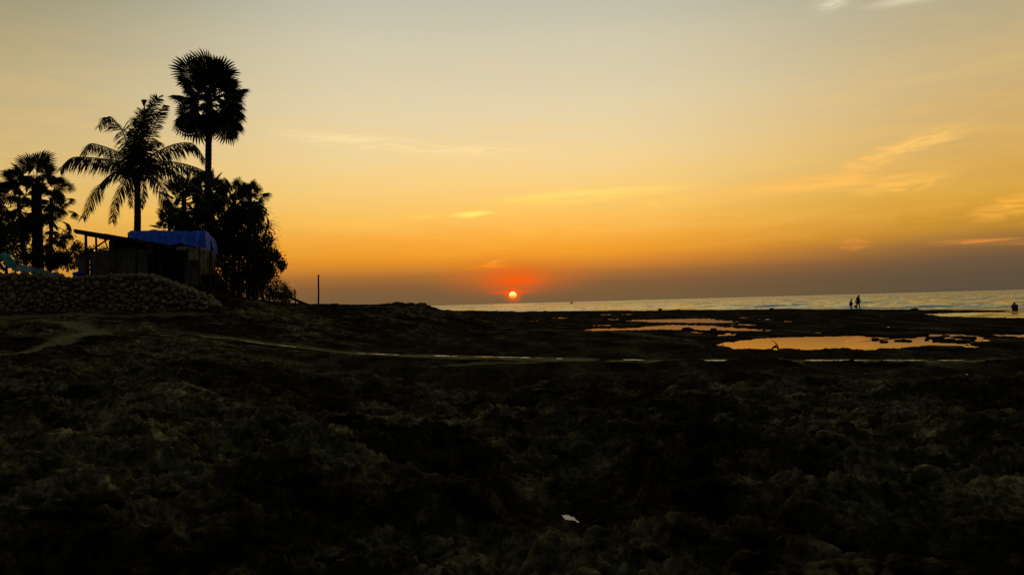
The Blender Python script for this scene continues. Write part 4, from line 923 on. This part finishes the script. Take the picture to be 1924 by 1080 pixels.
# ------------------------------------------------------------------ stone wall
def wall_top(u):
    return float(np.interp(u, [-300, 0, 60, 110, 150, 175, 210, 260, 288, 300, 330, 365, 385, 402], [514, 514, 516, 519, 521, 520, 516, 514.5, 516, 523, 535, 546, 556, 572]))
_wu = np.linspace(-310, 412, 120); _wx = np.array([P(q, 560, 35.6).x for q in _wu]); _wz = terrain(_wx, np.full(120, 35.6))[0]
def wall_base_z(u): return float(np.interp(u, _wu, _wz)) - .12
wr = P(200, 560, 36); wall = tag(empty('stone_wall', (wr.x, 36, wall_base_z(200))), 'rough dry-stacked retaining wall of rounded coral stones before the hut', 'wall')
mb = MB(); us = list(range(-300, 404, 12)); fr_t = []; 
va = []
for u_ in us:
    zt = P(u_, wall_top(u_), 36.3).z - .16; zb = wall_base_z(u_) - .2; xa = P(u_, 540, 36.2).x
    zt = max(zt, zb + .1)
    va += [(xa, 35.95, zb), (xa, 36.25, zt), (xa, 37.4, zt - .02), (xa, 37.4, zb)]
n = len(us)
mb.add(va, [(4 * i + j, 4 * (i + 1) + j, 4 * (i + 1) + (j + 1) % 4, 4 * i + (j + 1) % 4) for i in range(n - 1) for j in range(4)] + [(0, 1, 2, 3), (4 * n - 1, 4 * n - 2, 4 * n - 3, 4 * n - 4)])
mb.build('wall_fill', M['rubble'], wall)
STN = [rock_mesh('stone', 40 + k, 2, M['stone'], random.uniform(.75, 1.0), .27, random.uniform(.85, 1.15)) for k in range(10)]
spots = []
ps = 9.5
darts = []; tries = 0
while tries < 9000:
    tries += 1
    uu = random.uniform(-150, 402); zt = P(uu, wall_top(uu), 36.3).z - .08; zb = wall_base_z(uu) + .04
    if zt < zb + .05: zt = zb + .05
    z = random.uniform(zb, zt); xx = P(uu, 540, 36.1).x; rr_ = random.choice((.065, .08, .10, .11, .12, .13, .15)); el_ = random.uniform(.8, 1.5)
    if any(abs(xx - q[0]) < .5 and math.hypot(xx - q[0], (z - q[1]) / max(el_, q[3]) ) < .80 * (rr_ + q[2]) for q in darts): continue
    darts.append((xx, z, rr_, el_)); t = (z - zb) / max(.3, zt - zb)
    spots.append((xx, 35.93 + .30 * t + random.uniform(-.05, .05), z, rr_, uu, el_))
for u_ in np.arange(-150, 404, ps):
    zt = P(u_, wall_top(u_), 36.3).z
    for q in range(4):       # cap stones behind the front edge
        spots.append((P(u_, 540, 36.3).x + random.uniform(-.1, .1), 36.30 + .26 * q, zt - .10 + random.uniform(-.06, .08), random.uniform(.10, .15), u_, 1.0))
inview = sorted([s for s in spots if s[4] > -8], key=lambda s: s[1])
parts, rest = inview[:300], inview[300:] + [s for s in spots if s[4] <= -8]
def stone_xf(s):
    e = (random.uniform(-.3, .3), random.uniform(-.3, .3), random.uniform(0, 6.28)); b = s[3] * 1.06
    return e, (b * random.uniform(.9, 1.1), b, b * s[5] * .95)
for k, s in enumerate(parts):
    o = bpy.data.objects.new('stone', STN[k % 10]); link(o); e, sc = stone_xf(s); o.location = s[:3]; o.rotation_euler = e; o.scale = sc; attach(o, wall)
Vs, Fs, k0 = [], [], 0
for k, s in enumerate(rest):
    me = STN[k % 10]; e, sc = stone_xf(s); mt = Matrix.LocRotScale(Vector(s[:3]), __import__('mathutils').Euler(e), Vector(sc))
    co = np.empty(len(me.vertices) * 3); me.vertices.foreach_get('co', co); co = np.c_[co.reshape(-1, 3), np.ones(len(co) // 3)] @ np.array(mt).T
    lp = np.empty(len(me.loops), dtype=np.int32); me.loops.foreach_get('vertex_index', lp); Vs.append(co[:, :3]); Fs.append(lp.reshape(-1, 3) + k0); k0 += len(co)
me = fast_mesh('packing_stones', np.concatenate(Vs), np.concatenate(Fs), M['stone']); o = bpy.data.objects.new('packing_stones', me); link(o); attach(o, wall); o['kind'] = 'stuff'

# ------------------------------------------------------------------ things on the wall
def drape(u_pts, Y0, Y1, name, mat, parent, fold=.04):
    "strip through photo points (top edge u,v / bottom edge u,v)"
    rows = []
    n = 16
    T = curve([P(a, b, Y1) for a, b, _, _ in u_pts], n); B = curve([P(c, d, Y0) for _, _, c, d in u_pts], n)
    for j in range(6):
        t = j / 5; rows.append([T[i].lerp(B[i], t) + Vector((.03 * math.sin(i * 2.7 + j), .04 * math.sin(i * 1.9 + j * 1.4), fold * math.sin(i * 1.7 + t * 5) - .03 * math.sin(math.pi * t))) for i in range(n)])
    mb = MB(); mb.sheet(rows, .012); return mb.build(name, M[mat], parent, True)
q = P(40, 512, 36.9)
sheet = tag(empty('draped_sheet', q), 'teal and green plastic sheet draped over the left end of the wall top', 'tarpaulin')
drape([(9, 472, -3, 478), (18, 479, 5, 491), (25, 487, 13, 501), (33, 497, 25, 508)], 36.6, 37.3, 'teal_panel', 'teal', sheet)
drape([(33, 496.5, 25, 508.5), (46, 498, 41, 511), (63, 501.5, 60, 513.5)], 36.6, 37.3, 'pale_panel', 'pale', sheet)
drape([(62, 503, 60, 512), (78, 505, 76, 516), (96, 511, 92, 519), (118, 515, 112, 522)], 36.5, 37.3, 'green_panel', 'green', sheet)
mb = MB(); mb.beam(P(17, 470, 37.6), P(38, 495, 37.4), .18, .04)
tag(mb.build('plank', M['straw']), 'pale plank leaning behind the teal sheet', 'plank')
bag = rock_mesh('bundle', 77, 3, M['bluebag'], .55, .25, 1.4)
o = link(bpy.data.objects.new('cloth_bundle', bag)); o.location = P(149, 514.5, 36.9); o.scale = (.21, .17, .22); tag(o, 'crumpled blue bundle lying on the wall top left of the mat wall', 'bundle')
def lathe(prof_, n=12):
    mb = MB(); m_ = len(prof_); vs_ = [(r_ * math.cos(6.28318 * k / n), r_ * math.sin(6.28318 * k / n), z) for r_, z in prof_ for k in range(n)]
    mb.add(vs_, [(i * n + k, i * n + (k + 1) % n, (i + 1) * n + (k + 1) % n, (i + 1) * n + k) for i in range(m_ - 1) for k in range(n)] + [tuple(range(n - 1, -1, -1)), tuple(range((m_ - 1) * n, m_ * n))]); return mb
bot = empty('bottle', P(127, 508.5, 37.0)); tag(bot, 'small white bottle standing beside the blue bundle on the wall', 'bottle')
link(bpy.data.objects.new('bottle_body', lathe([(.055, -.06), (.06, .02), (.06, .16), (.03, .21), (.022, .23)]).mesh('bottle_body', M['white'], True)), bot)
link(bpy.data.objects.new('cap', lathe([(.026, .231), (.026, .262), (.02, .266)]).mesh('cap', M['bluebag'])), bot)

# ------------------------------------------------------------------ fence, posts
fz = P(462, 560, 43); fence = tag(empty('picket_fence', (fz.x, 42.6, ground_z(fz.x, 42.6))), 'short weathered picket fence below the dark trees right of the hut', 'fence')
for k, u_ in enumerate([438, 445, 451, 457, 463, 470, 477, 484, 491]):
    b = P(u_, 540, 42.6); z0 = ground_z(b.x, 42.6) - .1; t = P(u_ + random.uniform(-1.5, 1.5), 526 + .28 * (u_ - 440) + random.uniform(-2, 2), 42.6)
    mb = MB(); mb.beam((b.x, 42.6, z0), t, .085, .03); mb.build('picket', M['wood'], fence)
for v_ in (538, 551):
    mb = MB(); mb.beam(P(436, v_, 42.66), P(493, v_ + 8, 42.66), .03, .06); mb.build('rail', M['wood'], fence)
def lone_post(ub, ut, vt, Y_, r_, label, name='post'):
    b = P(ub, 565, Y_); z0 = ground_z(b.x, Y_); root_b = Vector((b.x, Y_, z0 - .25)); t = P(ut, vt, Y_); mb = MB()
    mb.tube([root_b.lerp(t, k / 6) + Vector((.012 * math.sin(k * 2.1), 0, 0)) for k in range(7)], [r_ * (1.05 - .03 * k) for k in range(7)], 8); return tag(mb.build(name, M['wood'], None, True), label, 'post')
lone_post(597.5, 598.5, 516, 52, .058, 'tall thin upright post standing alone against the sky left of the sea')
lone_post(556.5, 553.5, 543, 50, .045, 'short leaning post beside the rounded low shrub')
mb = MB(); a = P(520, 549, 49.5); b = P(584, 574.5, 50.5); mb.tube([a, a.lerp(b, .3) + Vector((0, 0, .03)), a.lerp(b, .65) + Vector((0, 0, -.02)), b], [.07, .08, .085, .07], 8)
tag(mb.build('log', M['wood'], None, True), 'slanting log sloping down to the ground between the two lone posts', 'log')

# ------------------------------------------------------------------ driftwood branch at the pool edge
g = G(1456, 656.5, -0.05); dw = tag(empty('driftwood', (g.x, g.y, -.08)), 'curved driftwood branch sticking up at the near edge of the large golden pool', 'driftwood')
Yd = g.y
mb = MB(); mb.tube(curve([P(1463, 658, Yd), P(1461, 650, Yd), P(1457, 644, Yd + .05), P(1449.5, 639, Yd + .1)], 14), [.030 - .0018 * k for k in range(14)], 7); mb.build('branch', M['wood'], dw, True)
mb = MB(); mb.tube(curve([P(1449, 657.5, Yd - .1), P(1454, 651.5, Yd), P(1460, 648.5, Yd)], 8), [.022, .026, .03, .03, .03, .03, .028, .026], 7); mb.build('branch', M['wood'], dw, True)
mb = MB(); mb.tube(curve([P(1466, 658, Yd + .1), P(1460, 653, Yd), P(1455, 652, Yd)], 8), .028, 7); mb.build('branch', M['wood'], dw, True)

# ------------------------------------------------------------------ people
def skin_mesh(name, joints, edges, mat, sub=2, root=0):
    me = bpy.data.meshes.new(name); names = list(joints); idx = {k: i for i, k in enumerate(names)}
    me.from_pydata([joints[k][0] for k in names], [(idx[a], idx[b]) for a, b in edges], [])
    o = bpy.data.objects.new(name, me); col.objects.link(o)
    md = o.modifiers.new('skin', 'SKIN'); md.use_smooth_shade = True
    lay = me.skin_vertices[0].data
    for i, k in enumerate(names):
        r_ = joints[k][1]; lay[i].radius = (r_, r_) if not isinstance(r_, tuple) else r_; lay[i].use_root = (i == root)
    ss = o.modifiers.new('sub', 'SUBSURF'); ss.levels = sub; ss.render_levels = sub
    dg = bpy.context.evaluated_depsgraph_get(); ev = o.evaluated_get(dg); out = bpy.data.meshes.new_from_object(ev)
    bpy.data.objects.remove(o); out.name = name; out.materials.clear(); out.materials.append(mat); return out
def hand(j, e, side, wrist, d, s):
    "palm, four fingers and a thumb leaving the side of the palm"
    d = Vector(d).normalized(); w_ = Vector(j[wrist][0]); lat = d.cross(Vector((0, 1, .2))).normalized(); nrm = d.cross(lat)
    pm = w_ + d * .07 * s; j['palm' + side] = (tuple(pm), .026 * s); e.append((wrist, 'palm' + side))
    for k, (o_, ln_) in enumerate(((-.030, .058), (-.010, .072), (.010, .068), (.030, .052))):
        a = pm + d * .035 * s + lat * o_ * s; b = a + (d * .8 + nrm * .5) * ln_ * .55 * s; c = b + (d * .4 + nrm * .9) * ln_ * .5 * s
        for nm, q, pr in (('a', a, 'palm' + side), ('b', b, f'f{k}a{side}'), ('c', c, f'f{k}b{side}')):
            j[f'f{k}{nm}{side}'] = (tuple(q), .0088 * s); e.append((pr, f'f{k}{nm}{side}'))
    a = w_ + d * .03 * s - lat * .036 * s; b = a + (d * .7 - lat * .6 + nrm * .4) * .04 * s
    for nm, q, pr in (('ta', a, 'palm' + side), ('tb', b, 'ta' + side)):
        j[nm + side] = (tuple(q), .0105 * s); e.append((pr, nm + side))
def person(loc, rz, J, label, cloth, group=None):
    root = tag(empty('person', loc, rz), label, 'person', group)
    j = {k: v for k, v in J['body'].items()}; e = list(J['edges']); s = J['s']
    hand(j, e, 'l', 'wrl', J['hand_l'], s); hand(j, e, 'r', 'wrr', J['hand_r'], s)
    link(bpy.data.objects.new('body', skin_mesh('body', j, e, M['skin'])), root)
    for nm, keys, ed, grow, mat in cloth:
        jj = {k: (j[k][0], (j[k][1] if not isinstance(j[k][1], tuple) else j[k][1][0]) * grow) for k in keys}
        link(bpy.data.objects.new(nm, skin_mesh(nm, jj, ed, M[mat])), root)
    return root
EDG = [('pel', 'wst'), ('wst', 'chs'), ('chs', 'nck'), ('nck', 'chn'), ('chn', 'hed'), ('hed', 'crn'), ('chn', 'nos'), ('chs', 'shl'), ('shl', 'ell'), ('ell', 'wrl'), ('chs', 'shr'), ('shr', 'elr'), ('elr', 'wrr'),
       ('pel', 'hpl'), ('hpl', 'knl'), ('knl', 'anl'), ('anl', 'tol'), ('pel', 'hpr'), ('hpr', 'knr'), ('knr', 'anr'), ('anr', 'tor')]
SH = [('pel', 'wst'), ('wst', 'chs'), ('chs', 'shl'), ('shl', 'ell'), ('chs', 'shr'), ('shr', 'elr')]; SHK = ['wst', 'pel', 'chs', 'shl', 'ell', 'shr', 'elr']
TR = [('pel', 'hpl'), ('hpl', 'knl'), ('pel', 'hpr'), ('hpr', 'knr')]; TRK = ['pel', 'hpl', 'knl', 'hpr', 'knr']
def headparts(root, hp, s, fwd, hat=None):
    hp = Vector(hp); fwd = Vector(fwd).normalized()
    me = rock_mesh('hair', 5, 3, M['hair'], 1.0, .05); o = link(bpy.data.objects.new('hair', me), root); o.location = hp - fwd * .018 * s + Vector((0, 0, .032 * s)); o.scale = (.102 * s, .094 * s, .092 * s)
    sd_ = fwd.cross(Vector((0, 0, 1))).normalized()
    for q in (-1, 1):
        mb = lathe([(.004, -.012), (.016, 0), (.004, .012)], 8); e = link(bpy.data.objects.new('ear', mb.mesh('ear', M['skin'], True)), root); e.location = hp + sd_ * .085 * s * q - Vector((0, 0, .02)); e.scale = (s, .6 * s, 1.8 * s)
        e = link(bpy.data.objects.new('eye', lathe([(.002, -.008), (.011, 0), (.002, .008)], 8).mesh('eye', M['hair'], True)), root); e.location = hp + fwd * .088 * s + sd_ * .032 * s * q
    mb = MB(); mb.tube([hp + fwd * .088 * s - Vector((0, 0, .062)) * s + sd_ * x * s for x in (-.024, 0, .024)], [.004, .007, .004], 6); mb.build('mouth', M['rust'], None, True).parent = root
    if hat:
        o = link(bpy.data.objects.new('hat', lathe([(.19, -.005), (.185, .008), (.115, .02), (.105, .08), (.07, .11), (.01, .118)], 20).mesh('hat', M[hat], True)), root); o.location = hp + Vector((0, 0, .055 * s)); o.scale = (s,) * 3
# adult, standing, head bowed, bucket in the left hand; local +x is where they face
A = {'s': 1.0, 'edges': EDG, 'hand_l': (-.1, 0, -1), 'hand_r': (.35, 0, -.9), 'body': {
 'pel': ((0, 0, .90), (.15, .12)), 'wst': ((.01, 0, 1.06), (.135, .11)), 'chs': ((.03, 0, 1.28), (.165, .12)), 'nck': ((.07, 0, 1.42), .055), 'chn': ((.12, 0, 1.47), .068), 'hed': ((.145, 0, 1.53), .088), 'crn': ((.14, 0, 1.60), .07), 'nos': ((.235, 0, 1.49), .018),
 'shl': ((.03, .19, 1.35), .062), 'ell': ((-.06, .24, 1.09), .045), 'wrl': ((-.13, .25, .86), .030), 'shr': ((.03, -.19, 1.35), .062), 'elr': ((.05, -.25, 1.08), .045), 'wrr': ((.17, -.22, .88), .030),
 'hpl': ((0, .09, .84), .105), 'knl': ((-.06, .10, .47), .066), 'anl': ((-.15, .10, .08), .042), 'tol': ((-.02, .11, .035), .035), 'hpr': ((0, -.09, .84), .105), 'knr': ((.10, -.10, .47), .066), 'anr': ((.12, -.10, .08), .042), 'tor': ((.25, -.11, .035), .035)}}
gA = G(1612.5, 582.5, 0.0); zA = ground_z(gA.x, gA.y)
pa = person((gA.x, gA.y, zA), R(12), A, 'standing adult in dark red top, head bowed, at the sea edge', [('shirt', SHK, SH, 1.14, 'red'), ('shorts', TRK, TR, 1.15, 'navy')]); headparts(pa, (.15, 0, 1.525), 1.0, (1, 0, -.45))
hw = Vector((-.15, .26, .74)); c_, s_2 = math.cos(R(12)), math.sin(R(12)); bp_ = Vector((gA.x + hw.x * c_ - hw.y * s_2, gA.y + hw.x * s_2 + hw.y * c_, zA + hw.z - .50))
bk = tag(empty('bucket', bp_), 'small dark bucket hanging from the standing adult\'s hand', 'bucket')
link(bpy.data.objects.new('bucket_body', lathe([(.10, 0), (.135, .26), (.142, .27), (.13, .262), (.095, .02)], 18).mesh('bucket_body', M['plastic'], True)), bk)
mb = MB(); mb.tube([Vector((.138 * math.cos(t), 0, .26 + .22 * math.sin(t))) for t in [k * math.pi / 12 for k in range(13)]], .006, 6); link(bpy.data.objects.new('handle', mb.mesh('handle', M['plastic'], True)), bk)
# child with a brimmed hat, standing and reaching forward
sC = .74
C = {'s': sC, 'edges': EDG, 'hand_l': (.8, 0, -.6), 'hand_r': (.8, 0, -.7), 'body': {k: (tuple(x * sC for x in v[0]), tuple(x * sC * 1.25 for x in v[1]) if isinstance(v[1], tuple) else v[1] * sC * 1.2) for k, v in A['body'].items()}}
for k, q in {'ell': (.05, .22, 1.08), 'wrl': (.24, .17, 1.0), 'elr': (.06, -.22, 1.07), 'wrr': (.25, -.17, .98), 'knl': (.02, .1, .47), 'anl': (-.02, .1, .08), 'tol': (.1, .11, .035), 'knr': (.05, -.1, .47), 'anr': (.03, -.1, .08), 'tor': (.15, -.11, .035)}.items():
    C['body'][k] = (tuple(x * sC for x in q), C['body'][k][1])
gC = G(1599, 582.5, 0.0)
pc = person((gC.x, gC.y, ground_z(gC.x, gC.y)), R(-15), C, 'shorter person in a brimmed hat standing just left of the adult with the bucket', [('shirt', SHK, SH, 1.2, 'olive'), ('trousers', TRK + ['anl', 'anr'], TR + [('knl', 'anl'), ('knr', 'anr')], 1.2, 'navy')]); headparts(pc, (.15 * sC, 0, 1.525 * sC), sC, (1, 0, -.3), 'olive')
# squatting person far right
S = {'s': 1.0, 'edges': EDG, 'hand_l': (.3, 0, -1), 'hand_r': (.3, 0, -1), 'body': {
 'pel': ((-.16, 0, .26), (.16, .14)), 'wst': ((-.10, 0, .42), (.15, .12)), 'chs': ((.06, 0, .62), (.17, .13)), 'nck': ((.17, 0, .71), .055), 'chn': ((.23, 0, .73), .068), 'hed': ((.265, 0, .785), .088), 'crn': ((.25, 0, .85), .07), 'nos': ((.345, 0, .735), .018),
 'shl': ((.08, .19, .66), .062), 'ell': ((.26, .25, .46), .045), 'wrl': ((.40, .16, .26), .030), 'shr': ((.08, -.19, .66), .062), 'elr': ((.28, -.25, .46), .045), 'wrr': ((.43, -.14, .24), .030),
 'hpl': ((-.12, .11, .26), .105), 'knl': ((.20, .17, .45), .068), 'anl': ((.02, .15, .09), .045), 'tol': ((.16, .17, .035), .036), 'hpr': ((-.12, -.11, .26), .105), 'knr': ((.20, -.17, .45), .068), 'anr': ((.02, -.15, .09), .045), 'tor': ((.16, -.17, .035), .036)}}
gS = G(1907, 584.8, 0.0)
ps_ = person((gS.x, gS.y, max(-.05, ground_z(gS.x, gS.y))), R(62), S, 'squatting person in dark clothes at the water by the right photo edge', [('shirt', SHK, SH, 1.14, 'violet'), ('trousers', TRK + ['anl', 'anr'], TR + [('knl', 'anl'), ('knr', 'anr')], 1.15, 'navy')]); headparts(ps_, (.265, 0, .78), 1.0, (1, 0, -.3)); ps_.scale = (.9, .9, .9)

# ------------------------------------------------------------------ boat on the horizon
Yb = 900.0; bx = P(1074, 570, Yb).x; boat = tag(empty('fishing_boat', (bx, Yb, -.2), R(10)), 'tiny dark fishing boat on the horizon right of the sun', 'boat')
mb = MB(); secs = []
for i in range(9):
    t = i / 8 * 2 - 1; hw_ = .55 * (1 - abs(t) ** 2.6) + .03; zk = .05 + .45 * abs(t) ** 3; zg = .75 + .5 * abs(t) ** 2.5
    secs.append([(t * 2.3, -hw_, zg), (t * 2.3, -hw_ * .75, zk + .2), (t * 2.3, 0, zk), (t * 2.3, hw_ * .75, zk + .2), (t * 2.3, hw_, zg), (t * 2.3, 0, zg - .12)])
vs_ = [p for q in secs for p in q]; mb.add(vs_, [(6 * i + k, 6 * i + (k + 1) % 6, 6 * i + 6 + (k + 1) % 6, 6 * i + 6 + k) for i in range(8) for k in range(6)] + [(5, 4, 3, 2, 1, 0), tuple(range(48, 54))])
link(bpy.data.objects.new('hull', mb.mesh('hull', M['boat'])), boat)
mb = MB(); mb.beam((-.6, 0, 1.45), (.7, 0, 1.45), .9, 1.1); link(bpy.data.objects.new('cabin', mb.mesh('cabin', M['boat'])), boat)
mb = MB(); mb.tube([(.9, 0, .7), (.95, 0, 4.0)], .05, 6); link(bpy.data.objects.new('mast', mb.mesh('mast', M['boat'])), boat)
